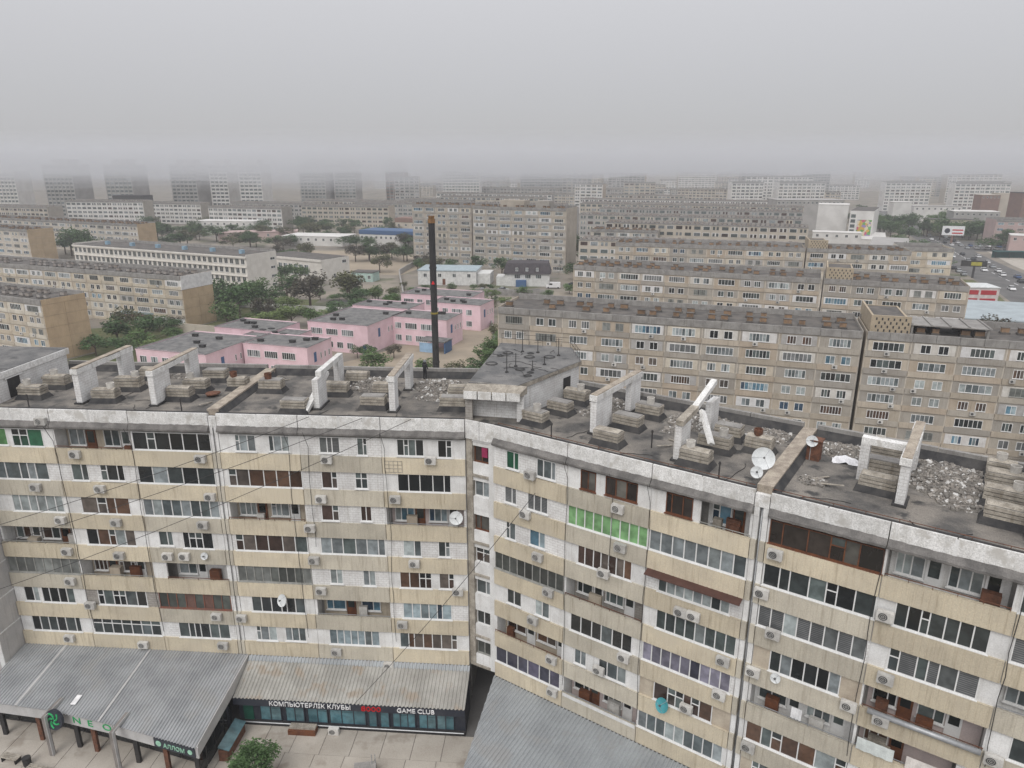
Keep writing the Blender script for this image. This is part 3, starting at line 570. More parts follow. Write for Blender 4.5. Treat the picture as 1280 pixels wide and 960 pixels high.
for w, l in shafts:
    for i, (s, d, ln, pot) in enumerate(l):
        rw = 'front' if d < 4.2 else 'middle' if d < 7 else 'back'
        pt = {'pot': 'with a round pale pot', 'rust': 'with a rusty pot', None: 'without a pot'}[pot]
        lab = 'vent shaft %s, %s row, %s bay from stairwell, %s wing roof' % (pt, rw, BAYN[int(abs(s)/6.25)], 'straight' if w == 'L' else 'slanting')
        shaft(wl(w, s, d, ROOF+.002), (RL if w == 'L' else RR)+rnd.uniform(-.03, .03), ln, lab, rnd, pot, rnd.random() < .75)
# ------------------------------------------------------------------ white brick portals on the roof
def portal(w, s, label, f0=1.9, f1=4.1, k0=7.7, k1=9.3, beam=True, h=2.42):
    P_ = thing('roof_portal', label, 'portal', wl(w, s, 0, ROOF+.002), RL if w == 'L' else RR, 'white brick portals on the cream building')
    t = .23
    for a, e in ((f0, f1), (k0, k1)):
        b = MB(); b.prism([(-t, a), (t, a), (t, e), (-t, e)], 0, [h-.06, h-.02, h, h-.05]); put('brick_pier', b.mesh('brick_pier', T['wbrick']), P_)
        b = MB(); b.prism([(-t-.14, a-.16), (t+.14, a-.16), (t+.14, e+.16), (-t-.14, e+.16)], 0, .13); put('tar_skirt', b.mesh('tar_skirt', T['tardark']), P_)
    if beam:
        n = 4; L_ = k1-f0+.2; rr = random.Random(int(abs(s)*10))
        for i in range(n):
            y0 = f0-.1+L_*i/n; y1 = y0+L_/n-.06; j = rr.uniform(-.03, .03)
            boxo('beam_block', T['parapet'], P_, -t-.06+j, t+.06+j, y0, y1, h+.005, h+.42+rr.uniform(-.05, .03))
        boxo('beam_topping', T['tan'], P_, -t-.02, t+.02, f0, k1, h+.43, h+.5)
    return P_
portal('L', -30.7, 'white roof portal on straight wing, next to the pale end section', 1.95, 4.2, 7.6, 9.3)
portal('L', -24.6, 'white roof portal on straight wing, next beyond the tan divider', 1.9, 4.2, 7.4, 8.9)
P3 = portal('L', -11.7, 'white roof portal with a slipped beam leaning to the roof edge', 2.0, 3.9, 7.2, 8.5, beam=False)
b = MB(); M = Matrix.Translation((-.55, 1.2, .02)) @ Matrix.Rotation(RAD(33), 4, 'X') @ Matrix.Rotation(RAD(-10), 4, 'Z'); b.box(-.2, .2, 0, 4.0, 0, .3, M=M); b.put('slipped_beam', T['parapet'], P3)
boxo('beam_block', T['parapet'], P3, -.22, .22, 2.9, 8.5, 2.425, 2.8)
portal('L', -5.75, 'white roof portal on straight wing beside the stairwell roof room', 1.8, 2.9, 7.3, 8.5)
portal('R', 6.4, 'white roof portal with intact beam on the slanting wing', 2.9, 5.3, 8.5, 10.2)
P6 = portal('R', 13.0, 'white roof portal with broken hanging beam on the slanting wing', 1.7, 3.3, 7.3, 8.8, beam=False)
b = MB(); M = Matrix.Translation((.1, 1.6, 2.44)) @ Matrix.Rotation(RAD(6), 4, 'X'); b.box(-.25, .25, 0, 2.6, 0, .35, M=M); b.put('beam_block', T['concrete'], P6)
b = MB(); M = Matrix.Translation((.05, 4.1, 2.6)) @ Matrix.Rotation(RAD(15), 4, 'X') ; b.box(-.2, .2, 0, 3.9, 0, .33, M=M); b.put('beam_block', T['parapet'], P6)
b = MB(); M = Matrix.Translation((.5, 4.4, 2.7)) @ Matrix.Rotation(RAD(-42), 4, 'Y') @ Matrix.Rotation(RAD(-40), 4, 'X'); b.box(-.12, .12, -.2, .2, -2.6, 0, M=M); b.put('hanging_beam', T['parapet'], P6)
P7 = portal('R', 25.5, 'wide white roof portal with a side frame near the rubble heaps', 2.7, 4.0, 8.0, 9.5)
boxo('brick_pier', T['wbrick'], P7, -2.6, -2.1, 5.2, 5.8, 0, 2.3); boxo('cross_beam', T['parapet'], P7, -2.6, -.27, 5.2, 5.75, 2.305, 2.7)
portal('R', 31.6, 'white roof portal on slanting wing by the last vent shafts', 2.0, 4.6, 8.0, 9.5)
# ------------------------------------------------------------------ rubble heaps, scraps
T['rub'] = [mat('rubble_a', (.31, .285, .255), (.22, .2, .18), 2, .95), mat('rubble_b', (.21, .195, .175), (.15, .14, .128), 2, .95), mat('rubble_c', (.60, .59, .57), (.45, .44, .42), 2, .95)]
def rubble(loc, rz, rx, ry, hz, n, label, seed):
    rnd = random.Random(seed); b = MB()
    lay = MB(); m = 10
    for i in range(m*2):
        for j in range(m):
            def H(u, v):
                x, y = u/m-1, v/m*2-1; q = x*x+y*y; return (x*rx, y*ry, max(0, hz*.75*(1-q))+.01)
            lay.quad(H(i, j), H(i+1, j), H(i+1, j+1), H(i, j+1))
    b.v += lay.v; b.f += lay.f; b.m += [1]*len(lay.f)
    for _ in range(int(n*2.6)):
        t = rnd.uniform(0, 6.28); q = math.sqrt(rnd.random())*1.05; x, y = q*math.cos(t), q*math.sin(t)
        z = max(0, hz*.78*(1-q*q)); sz = rnd.choice((.035, .045, .06, .07, .09, .13))*rnd.uniform(.7, 1.2)
        M = Matrix.Translation((x*rx, y*ry, z+sz*.3)) @ Matrix.Rotation(rnd.uniform(0, 6), 4, (rnd.random()-.5, rnd.random()-.5, rnd.random()))
        k = len(b.v); b.box(-sz, sz, -sz*rnd.uniform(.4, .9), sz*rnd.uniform(.4, .9), -sz*rnd.uniform(.3, .7), sz*rnd.uniform(.3, .7), rnd.choice((0, 0, 0, 1, 1, 1, 1, 2)), M)
    o = b.put('rubble_heap', T['rub'], None, loc, (0, 0, rz)); return tag(o, label, 'rubble', 'rubble heaps on the roof', 'stuff')
rubble(wl('L', -8.9, 8.2, ROOF), RL, 1.9, 1.7, .7, 420, 'grey rubble heap between two white portals on the straight wing', 1)
rubble(wl('L', -3.2, 8.3, ROOF), RL, 2.3, 1.8, .6, 480, 'broken brick heap beside the stairwell roof room', 2)
rubble(wl('R', 4.4, 9.2, ROOF), RR, 1.6, 1.4, .5, 320, 'brick rubble heap between roof room wall and intact portal', 3)
rubble(wl('R', 11.3, 8.9, ROOF), RR, 1.7, 1.6, .55, 420, 'pale rubble heap between the intact and the broken portal', 4)
rubble(wl('R', 16.6, 9.2, ROOF), RR, 1.3, 1.2, .45, 250, 'small rubble heap near the tan divider wall', 5)
rubble(wl('R', 21.3, 9.2, ROOF), RR, 1.5, 1.1, .45, 260, 'rubble heap beside the white cloth on the roof', 6)
rubble(wl('R', 27.6, 7.4, ROOF), RR, 2.1, 2.6, .6, 900, 'widest rubble heap between the wide portal and the last shafts', 7)
for k, (w_, s_, d_, rx_, ry_, n_) in enumerate((('R', 10.9, 6.6, .9, .7, 60), ('R', 16.2, 7.6, .8, 1.0, 80), ('R', 17.0, 10.1, 1.0, .6, 80), ('R', 27.6, 10.0, 2.4, .8, 160), ('R', 28.2, 4.6, 1.0, .7, 60), ('R', 22.2, 10.2, 1.2, .6, 90), ('R', 4.2, 6.6, .9, .7, 60), ('L', -3.4, 5.4, 1.4, .8, 90), ('L', -9.3, 9.9, 2.0, .6, 90), ('L', -26.9, 9.7, 1.4, .6, 60), ('R', 20.8, 3.4, .8, .6, 60), ('R', 12.4, 10.3, 2.2, .55, 120))):
    rubble(wl(w_, s_, d_, ROOF), RL if w_ == 'L' else RR, rx_, ry_, .14, n_, 'thin scatter of rubble and dust on the tar roof', 40+k)
b = MB(); rnd = random.Random(9); n = 9
Hh = [[max(0, .34*(1-((i-4)/4.6)**2-((j-4)/4.6)**2)+rnd.uniform(-.08, .1)) for j in range(n)] for i in range(n)]
for i in range(n-1):
    for j in range(n-1): b.quad(*[((p-4)*.19+.05*math.sin(q*2.), (q-4)*.12+.06*math.sin(p*1.7), Hh[p][q]+.01) for p, q in ((i, j), (i+1, j), (i+1, j+1), (i, j+1))])
tag(b.put('white_cloth', mat('white_cloth', (.78, .78, .8), None, 3, .9), None, wl('R', 21.9, 7.6, ROOF), (0, 0, RR+.2), True), 'crumpled white cloth lying on the tar roof', 'cloth')
Bx = thing('rusty_box', 'rusty metal vent box with dish behind the tan divider', 'vent box', wl('R', 20.1, 7.0, ROOF+.002), RR)
boxo('box_body', T['rust'], Bx, -.4, .4, -.35, .35, 0, 1.3); boxo('box_lid', T['rust'], Bx, -.48, .48, -.43, .43, 1.302, 1.38)
b = MB(); b.cyl((0, 0, .22), (0, 0, .3), .55, .55, 16); b.cyl((-.5, 0, .0), (.5, .3, .28), .1, .1, 6); tag(b.put('scrap_metal_ring', T['rust'], None, wl('L', -21.2, 4.6, ROOF)), 'rusty metal ring lying on tar near the tan divider', 'scrap')
for k, (s, d, an, ln) in enumerate(((-17.4, 8.8, .8, 2.2), (-18.0, 8.2, 2.2, 1.8), (-20.7, 2.4, 1.2, 1.3), (-30.0, 5.0, 2., 1.4), (11.5, 3.4, .4, 1.2), (21.8, 3.2, 2.6, 1.6), (21.2, 3.9, .5, 1.4), (12.0, 4.6, 2.2, 1.7))):
    w = 'L' if s < 0 else 'R'; p = wl(w, s, d, ROOF+.05); M = Matrix.Rotation(an, 4, 'Z') @ Matrix.Rotation(.12, 4, 'Y'); b = MB(); b.box(-ln/2, ln/2, -.06, .06, 0.08, .13, M=M)
    tag(b.put('loose_plank', T['concrete'], None, p), 'loose weathered plank lying on the tar roof', 'plank', 'loose planks on the roof')
for k in range(16):
    w = rnd.choice('LR'); s0_ = rnd.uniform(-36, -1) if w == 'L' else rnd.uniform(1, 33); d0 = rnd.uniform(1, 9); a_ = Vector((s0_, d0)); an = rnd.uniform(0, 6.28); pts = []
    for j in range(10):
        pts.append(wl(w, a_.x, a_.y, ROOF+.03)); an += rnd.uniform(-.6, .6); a_ = a_+Vector((math.cos(an), math.sin(an)))*.4; a_.y = min(max(a_.y, .4), 10.5)
    b = MB(); b.tube(pts, .02, 4); tag(b.put('cable_run', T['dark']), 'loose black cable trailing over the tar roof', 'cable', 'loose cables on the tar roof')
for s, d in ((-33.6, .3), (-21.5, .3), (4.6, .3), (16.2, .3), (10.8, 2.9)):
    w = 'L' if s < 0 else 'R'; b = MB(); b.cyl((0, 0, 0), (0, 0, 1.1), .045, .045, 7); b.cyl((0, 0, 1.1), (0, 0, 1.25), .09, .06, 7)
    tag(b.put('vent_pipe', T['dark'], None, wl(w, s, d, ROOF+.002)), 'thin dark vent pipe near the roof edge', 'pipe', 'vent pipes near the roof edge')
# ------------------------------------------------------------------ person at the rear parapet
def person(loc, rz):
    J = {'pel': (0, 0, .93), 'ch': (0, .02, 1.28), 'nk': (0, .0, 1.48), 'hd': (0, -.06, 1.64), 'ls': (-.19, 0, 1.42), 'rs': (.19, 0, 1.42), 'le': (-.25, -.04, 1.14), 're': (.25, -.03, 1.14), 'lw': (-.18, -.2, .98), 'rw': (.19, -.18, .96),
         'lh': (-.1, 0, .9), 'rh': (.1, 0, .9), 'lk': (-.12, -.03, .5), 'rk': (.12, -.02, .5), 'la': (-.12, .02, .08), 'ra': (.13, .02, .08), 'lt': (-.13, -.15, .04), 'rt': (.15, -.15, .04), 'lg': (-.15, -.27, .95), 'rg': (.16, -.25, .93)}
    R_ = {'pel': .15, 'ch': .17, 'nk': .08, 'hd': .125, 'ls': .09, 'rs': .09, 'le': .06, 're': .06, 'lw': .045, 'rw': .045, 'lh': .1, 'rh': .1, 'lk': .075, 'rk': .075, 'la': .055, 'ra': .055, 'lt': .04, 'rt': .04, 'lg': .035, 'rg': .035}
    E_ = [('pel', 'ch'), ('ch', 'nk'), ('nk', 'hd'), ('ch', 'ls'), ('ch', 'rs'), ('ls', 'le'), ('rs', 're'), ('le', 'lw'), ('re', 'rw'), ('lw', 'lg'), ('rw', 'rg'), ('pel', 'lh'), ('pel', 'rh'), ('lh', 'lk'), ('rh', 'rk'), ('lk', 'la'), ('rk', 'ra'), ('la', 'lt'), ('ra', 'rt')]
    ks = list(J); me = bpy.data.meshes.new('person'); me.from_pydata([J[k] for k in ks], [(ks.index(a), ks.index(e)) for a, e in E_], [])
    o = put('person', me, None, loc, (0, 0, rz)); me.materials.append(mat('dark_work_clothes', (.022, .022, .026), (.04, .04, .042), 3, .9))
    sk = o.modifiers.new('skin', 'SKIN'); sk.use_smooth_shade = True; sub = o.modifiers.new('sub', 'SUBSURF'); sub.levels = 1; sub.render_levels = 2
    for i, k in enumerate(ks): v = me.skin_vertices[0].data[i]; v.radius = (R_[k], R_[k]); v.use_root = (k == 'pel')
    hb = MB()
    for i in range(6):
        for j in range(12):
            def Q(i, j): t = math.pi*.62*i/6; u = 2*math.pi*j/12; return (.145*math.sin(t)*math.cos(u), -.05+.15*math.sin(t)*math.sin(u)+.02, 1.65+.15*math.cos(t))
            hb.quad(Q(i, j), Q(i+1, j), Q(i+1, j+1), Q(i, j+1))
    put('grey_hood', hb.mesh('grey_hood', mat('grey_hood', (.2, .2, .21), None, 3, .9), True), o)
    return tag(o, 'person in dark clothes and grey hood standing at the rear parapet', 'person')
person(wl('L', -4.9, 10.35, ROOF+.02), RL+2.6)
# ------------------------------------------------------------------ overhead cables in front of the straight wing
def cable(pts, label, sag=.5, r=.022):
    b = MB(); P_ = []
    for a, e in zip(pts, pts[1:]):
        a = Vector(a); e = Vector(e)
        for i in range(13): t = i/12; p = a.lerp(e, t); p.z -= sag*4*t*(1-t); P_.append(p)
    b.tube(P_, r, 5); return tag(b.put('overhead_cable', T['dark']), label, 'cable', 'overhead cables before the cream wings')
cable([(-46, 46, 10.2), wl('L', -3.9, -.3, 25.45)], 'black cable rising from the pale end wall to the straight wing parapet', .8)
cable([(-47, 45, 14.2), wl('L', -7.5, -.3, 25.45)], 'upper black cable crossing the straight wing to its parapet', .6)
cable([(-47, 44, 16.0), wl('L', -11.5, -.3, 25.45)], 'black cable ending over the bay with white brick windows', .6)
cable([wl('L', -8.6, -3.6, 2.9), wl('R', 3.8, -.4, 21.3)], 'black cable from game club roof up past the stairwell', .4)
for w, s, z0, z1 in (('L', -13.4, 24.4, 6), ('L', -6.1, 24.4, 5), ('L', -11.9, 24.4, 14), ('R', 6.2, 24.4, 6), ('R', 12.2, 24.3, 5), ('R', 25.45, 24.3, 10), ('R', 31.5, 24.3, 12), ('L', -25.6, 24.3, 5), ('L', -31.9, 24.3, 5), ('R', 9.6, 24.4, 17)):
    pts = []; z = z0; x = s
    while z > z1: pts.append(wl(w, x, -.19 if z < 23.6 else -.8, z)); z -= 1.4; x += rnd.uniform(-.1, .1)
    b = MB(); b.tube(pts, .02, 4); tag(b.put('hanging_cable', T['dark']), 'thin black cable hanging down the cream facade', 'cable', 'cables hanging down the cream facades')
# laundry on a balcony
for s, ww, m_, z, lab in ((26.6, 1.9, (.62, .66, .64), 11.9, 'pale mint sheet hung over the balcony band to dry'), (28.9, 1.5, (.7, .66, .62), 11.9, 'pale pink sheet hung over the balcony band to dry'), (22.3, .6, (.76, .76, .76), 12.15, 'white towel hung on the open balcony rail')):
    b = MB(); n = 12
    for i in range(n):
        x0, x1 = s-ww/2+ww*i/n, s-ww/2+ww*(i+1)/n; f0, f1 = .03*math.sin(i*1.7), .03*math.sin((i+1)*1.7); d_ = .75 if ww > 1 else .7
        b.quad((x0, -.3+f0, z-d_), (x1, -.3+f1, z-d_), (x1, -.22+f1*.3, z), (x0, -.22+f0*.3, z))
        b.quad((x1, -.285+f1, z-d_), (x0, -.285+f0, z-d_), (x0, -.205+f0*.3, z), (x1, -.205+f1*.3, z))
    o = b.put('hanging_sheet', mat('laundry', m_, None, 2, .9), None, (OR[0], OR[1], 0), (0, 0, RR)); tag(o, lab, 'laundry')
# ------------------------------------------------------------------ shops at the foot
def corr(b, s0, s1, top, bot, per=.26, amp=.06):
    n = max(8, int((s1-s0)/per*10)); 
    for i in range(n):
        x0, x1 = s0+(s1-s0)*i/n, s0+(s1-s0)*(i+1)/n
        def P(x, f): d, z = f(x); return (x, d, z+amp*max(-.75, min(.75, 1.5*math.sin(2*math.pi*x/per))))
        b.quad(P(x0, bot), P(x1, bot), P(x1, top), P(x0, top))
def text(s, parent, size, loc, rot, m, name='sign_lettering', ext=.04, sx=1.):
    cu = bpy.data.curves.new('txt', 'FONT'); cu.body = s; cu.size = size; cu.extrude = ext; cu.align_x = 'LEFT'
    to = bpy.data.objects.new('txt', cu); COL.objects.link(to); dg = bpy.context.evaluated_depsgraph_get()
    me = bpy.data.meshes.new_from_object(to.evaluated_get(dg)); bpy.data.objects.remove(to)
    me.materials.clear(); me.materials.append(m); return put(name, me, parent, loc, rot, (sx, 1, 1))
T['corr_g'] = mat('corrugated_grey', (.39, .40, .41), (.30, .31, .32), .5, .5, fine=.12, spots=((.35, .352, .352), .45), metal=.2)
T['corr_t'] = mat('corrugated_tan', (.41, .40, .37), (.31, .30, .275), .6, .7, fine=.2, spots=((.33, .285, .235), .7))
T['corr_b'] = mat('corrugated_bluegrey', (.35, .37, .38), (.28, .295, .305), .4, .55, fine=.15, spots=((.305, .31, .31), .5), metal=.15)
T['fascia'] = mat('pale_fascia', (.5, .495, .49), (.43, .425, .42), 1, .6, streak=.2)
T['framebr'] = mat('frame_greybrown', (.24, .22, .205), None, 1, .6)
T['navy'] = mat('navy_cladding', (.028, .032, .045), (.04, .044, .055), 1, .5)
T['shopg'] = [glass('shop_glass_teal', (.09, .20, .235), .05, .2), glass('shop_glass_blue', (.13, .235, .265), .06, .2), glass('shop_glass_dark', (.02, .024, .026), .05, .3)]
T['green'] = mat('sign_green', (.03, .36, .12), None, 3, .4); T['signw'] = mat('sign_white', (.85, .85, .85), None, 3, .4); T['signr'] = mat('sign_red', (.55, .015, .02), None, 3, .4)
EM = mat('sign_mint', (.35, .62, .47), None, 3, .4)
# round-sign shop
NS = thing('shop', 'shop with wide grey corrugated roof and round green sign', 'shop', (OL[0], OL[1], 0), RL)
EV = [(-44.0, -5.5), (-38, -5.8), (-31.5, -6.4), (-25.9, -7.45), (-18.4, -9.2)]
def eave(x):
    for (a, p), (e, q) in zip(EV, EV[1:]):
        if x <= e+1e-6: return p+(q-p)*(x-a)/(e-a)
    return EV[-1][1]
cuts = [-38.1, -34.4, -30.7, -27.0, -23.2, -18.55]
for a, e in zip(cuts, cuts[1:]):
    b = MB(); corr(b, a, e, lambda x: (-.16, 4.22), lambda x: (eave(x)-.15, 3.38)); b.put('roof_sheet', T['corr_g'], NS)
for x in cuts[1:4:2]:
    b = MB(); b.quad((x-.09, eave(x)-.16, 3.44), (x+.09, eave(x)-.16, 3.44), (x+.09, -.2, 4.28), (x-.09, -.2, 4.28)); b.put('roof_seam', T['fascia'], NS)
for (a, p), (e, q) in zip(EV[1:], EV[2:]):
    b = MB(); b.prism([(a+.02, p), (e-.02, q), (e-.02, q+.15), (a+.02, p+.15)], 2.35, 3.3); b.put('fascia_panel', T['fascia'], NS)
b = MB(); b.prism([(-18.5, -9.2), (-18.5, -.2), (-18.65, -.2), (-18.65, -9.05)], [2.4, 3.2, 3.2, 2.4], [3.35, 4.2, 4.2, 3.35]); b.put('side_fascia', T['fascia'], NS)
boxo('back_wall', T['navy'], NS, -38.0, -18.8, -4.1, -3.9, 0, 3.3)
rnd = random.Random(31)
for i in range(12):
    x0 = -37.6+i*1.5; b = MB(); y = eave(x0+.7)+1.6
    b.box(0, 1.44, 0, .06, .0, .12); b.box(0, 1.44, 0, .06, 2.2, 2.34); b.box(0, .06, 0, .06, .12, 2.2); b.box(1.38, 1.44, 0, .06, .12, 2.2)
    f_ = b.put('shop_window', T['dark'], NS, (x0, y, .15), (0, 0, math.atan2(eave(x0+1.5)-eave(x0), 1.5))); put('pane', pane_mesh(T['shopg'][2]), f_, (.06, .02, .12), (0, 0, 0), (1.32, 1, 2.08))
for i in range(4):
    b = MB(); b.box(0, .06, 0, 1.3, .0, 2.3); f_ = b.put('shop_window', T['dark'], NS, (-18.9, -8.9+i*1.4, .1)); put('pane', pane_mesh(T['shopg'][2]), f_, (.062, .05, .1), (0, 0, RAD(90)), (1.2, 1, 2.0))
for i, x in enumerate((-36.3, -33.0, -29.6, -28.0, -24.2, -21.5, -18.8)):
    b = MB(); b.box(-.16, .16, -.12, .12, 0, 2.36); b.put('column', T['rust' if i % 2 else 'dark'], NS, (x, eave(x)+.25, 0))
for x, y in ((-31.2, -7.4), (-25.2, -8.5)):
    P_ = MB(); P_.box(-.13, .13, -.16, .16, 0, 3.45); P_.box(-.13, .13, -.16, 1.9, 3.45, 3.66); P_.put('entrance_frame', T['framebr'], NS, (x, y, 0)); P_ = MB(); P_.box(.135, .17, -.2, 1.95, 3.5, 3.72); P_.box(.135, .17, -.2, .05, 0, 3.5); P_.put('frame_trim', T['fascia'], NS, (x, y, 0))
ang = math.atan2(-7.45+6.4, 5.6)
RS = MB(); RS.cyl((0, 0, 0), (0, -.2, 0), .8, .8, 28); rs = RS.put('round_sign', T['navy'], NS, (-30.55, -7.15, 3.2), (RAD(-12), 0, ang))
b = MB()
for k in range(5): 
    t0 = k*1.256; pts = [(.1*math.cos(t0)+.5*u*math.cos(t0+u*1.1), -.215, .1*math.sin(t0)+.5*u*math.sin(t0+u*1.1)) for u in (0, .3, .6, .9, 1.15)]; b.tube(pts, .07, 5)
b.put('emblem', T['green'], rs)
for i, ch in enumerate('NEO'): text(ch, NS, .78, (-29.55+i*1.35, -6.83-.19*(-29.55+i*1.35+29.2), 2.62), (RAD(90), 0, ang), T['green'], sx=1.35)
b = MB(); a2 = math.atan2(-9.2+7.45, 7.5); b.box(0, 3.6, -.08, 0, 0, .8); sg = b.put('sign_box', T['navy'], NS, (-22.15, eave(-22.15)-.03, 2.45), (0, 0, a2))
text('АЛЛОМ', sg, .5, (.85, -.09, .2), (RAD(90), 0, 0), EM)
b = MB(); b.cyl((.42, -.08, .4), (.42, -.11, .4), .24, .24, 14); b.cyl((3.2, -.08, .4), (3.2, -.11, .4), .2, .2, 14); b.put('sign_emblem', EM, sg)
b = MB(); M = Matrix.Translation((-29.9, -5.6, 3.62)) @ Matrix.Rotation(RAD(7), 4, 'X'); b.box(-.2, .2, -.45, .45, 0, .05, M=M); tag(b.put('white_board', T['signw'], None, (OL[0], OL[1], 0), (0, 0, RL)), 'small white panel lying on the grey corrugated roof', 'panel')
# computer club
GC = thing('shop', 'dark fronted computer game club with tan corrugated lean-to roof', 'shop', (OL[0], OL[1], 0), RL)
cuts = [-18.45, -15.4, -12.3, -9.2, -6.1, -3.0, .05]
for a, e in zip(cuts, cuts[1:]):
    b = MB(); corr(b, a, e, lambda x: (-.5, 3.88), lambda x: (-3.62, 2.84), .3, .06); b.put('roof_sheet', T['corr_t'], GC)
    b = MB(); corr(b, a, e, lambda x: (-.17, 4.2), lambda x: (-.5, 3.9), .3, .06); b.put('flashing_sheet', T['corr_b'], GC)
boxo('wall_core', T['navy'], GC, -18.4, 0, -3.0, -.3, 0, 2.7); boxo('fascia', T['navy'], GC, -18.5, .05, -3.6, -3.45, 2.15, 2.78)
boxo('soffit', T['navy'], GC, -18.5, .05, -3.44, -.3, 2.72, 2.78); boxo('plinth', T['dark'], GC, -18.4, .0, -3.3, -3.003, .0, .3)
b = MB(); b.cyl((-18.4, -3.36, .34), (-.1, -3.36, .34), .05, .05, 6); b.put('base_pipe', T['steel'], GC)
gx = [(-16.7, -15.1, 2), (-15.0, -13.1, 2), (-12.9, -11.5, 2), (-11.3, -8.2, 3), (-7.9, -7.0, 1), (-6.7, -6.0, 1), (-5.9, -4.2, 3), (-4.0, -2.3, 2), (-2.2, -1.0, 2)]
gx = [(-16.6, -14.9, 2), (-14.5, -13.0, 2), (-12.7, -11.1, 2), (-10.9, -8.0, 3), (-7.75, -7.1, 1), (-6.8, -6.1, 1), (-5.8, -4.0, 3), (-3.7, -.95+.0, 4)]
gx[-1] = (-3.7, -2.35, 2); gx.append((-2.25, -.9, 2))
for a, e, n in gx:
    fb = MB(); w_ = e-a; zz = .35 if w_ > .8 else .06; h_ = 2.12-zz
    fb.box(0, w_, -.1, 0, 0, .06); fb.box(0, w_, -.1, 0, h_-.06, h_)
    for i in range(n+1): fb.box(w_*i/n-.03, w_*i/n+.03, -.1, 0, .06, h_-.06)
    f_ = fb.put('shop_window', T['navy'], GC, (a, -3.004, zz))
    for i in range(n):
        hz = h_*.66 if (i % 2 and n > 1) else None; m_ = rnd.choice(T['shopg'][:2])
        if hz:
            put('pane', pane_mesh(m_), f_, (w_*i/n+.03, -.06, .06), (0, 0, 0), (w_/n-.06, 1, hz-.1)); put('pane', pane_mesh(m_), f_, (w_*i/n+.03, -.06, hz), (0, 0, 0), (w_/n-.06, 1, h_-.06-hz))
        else: put('pane', pane_mesh(m_), f_, (w_*i/n+.03, -.06, .06), (0, 0, 0), (w_/n-.06, 1, h_-.12))
text('КОМПЬЮТЕРЛІК КЛУБЫ', GC, .55, (-15.55, -3.62, 2.3), (RAD(90), 0, 0), T['signw'], sx=.98)
text('GAME CLUB', GC, .55, (-5.3, -3.62, 2.3), (RAD(90), 0, 0), T['signw'], sx=1.0)
text('8000', GC, .6, (-8.15, -3.62, 2.26), (RAD(90), 0, 0), T['signr'], sx=1.35)
boxo('side_door', mat('green_door', (.02, .1, .07), None, 2, .5), GC, -18.0, -17.2, -3.05, -3.004, .05, 2.1)
St = thing('entrance_steps', 'brown steps in front of the computer club windows', 'steps', wl('L', -12.9, -4.0, .01), RL)
boxo('step', T['wood'], St, -1.1, 1.1, -.2, .5, 0, .45); boxo('step', T['concrete'], St, -1.05, 1.05, .0, .5, .452, .62)
place_ac(wl('L', -10.4, -3.7, .36), RL, 'white air conditioner standing on the paving before the computer club', 'air conditioners at the shops')
Bn = thing('garden_box', 'glazed low box beside the round-sign shop wall', 'planter', wl('L', -18.2, -5.6, .01), RL); boxo('box_body', T['rust'], Bn, 0, .7, -1.5, 1.5, 0, 1.0)
b = MB(); b.prism([(-.02, -1.5), (.85, -1.5), (.85, 1.5), (-.02, 1.5)], [1.25, 1.02, 1.02, 1.25], [1.3, 1.06, 1.06, 1.3]); b.put('glass_lid', T['shopg'][1], Bn)
# blue-grey shed under the slanting wing
SHD = thing('shed', 'blue-grey corrugated shed roof along the foot of the slanting wing', 'shed', (OR[0], OR[1], 0), RR)
cuts = [0, 2.9, 6, 9.1, 12.2, 15.3, 18.4, 22]
for a, e in zip(cuts, cuts[1:]):
    def dend(x): return max(-9.5, -.25-x*2.66)
    b = MB(); corr(b, a, e, lambda x: (-.165, 4.16), lambda x: (dend(x), 4.16+(dend(x)+.165)*.14), .3, .06); b.put('roof_sheet', T['corr_b'], SHD)
b = MB(); b.prism([(.4, -.4), (3.2, -7.6), (3.6, -9.2), (21.5, -9.2), (21.5, -.3)], 0, [4.0, 2.95, 2.7, 2.7, 4.0]); b.put('wall_core', T['concreteg'], SHD)
rubble((-1.9, 38.4, .005), .3, .7, 1.6, .5, 120, 'broken brick heap beside the shed and the passage', 12)
# plaza slabs
PZ = thing('paved_forecourt', 'x', 'x', (OL[0], OL[1], .006), RL); del PZ['label']; del PZ['category']; PZ['kind'] = 'structure'
for i in range(8):
    for j in range(5):
        a = -18.0+i*2.35 - 0*j; y1 = -3.35-j*2.6
        b = MB(); b.prism([(a+.02-.32*j*.9, y1-2.58), (a+2.33-.32*j*.9, y1-2.58), (a+2.33-.32*(j-1)*.9-.29, y1), (a+.02-.32*(j-1)*.9-.29, y1)], 0, .05); b.put('paving_slab', T['paving'], PZ)
for i in range(8):
    for j in range(3):
        a = -37.5+i*2.4; y1 = -8.6-j*2.5; b = MB(); b.prism([(a+.02, y1-2.48), (a+2.38, y1-2.48), (a+2.38, y1), (a+.02, y1)], 0, .05); b.put('paving_slab', T['paving'], PZ)
for i in range(8):
    for j in range(2):
        a = -37.5+i*2.4; y1 = -3.7-j*2.45; b = MB(); b.prism([(a+.02, y1-2.43), (a+2.38, y1-2.43), (a+2.38, y1), (a+.02, y1)], 0, .05); b.put('paving_slab', T['paving'], PZ)
for k, (s, d) in enumerate(((-33.9, -8.2), (-31.2, -9.1))):
    Be = thing('park_bench', ['slatted bench beside the dark bin before the round-sign shop', 'slatted bench half behind the grey entrance frame'][k], 'bench', wl('L', s, d, .06), RL-.15)
    for j in range(4): boxo('slat', T['concrete'], Be, -.75, .75, -.3+j*.15, -.19+j*.15, .42, .46)
    for x in (-.6, .6): boxo('leg', T['dark'], Be, x-.04, x+.04, -.28, .26, 0, .42)
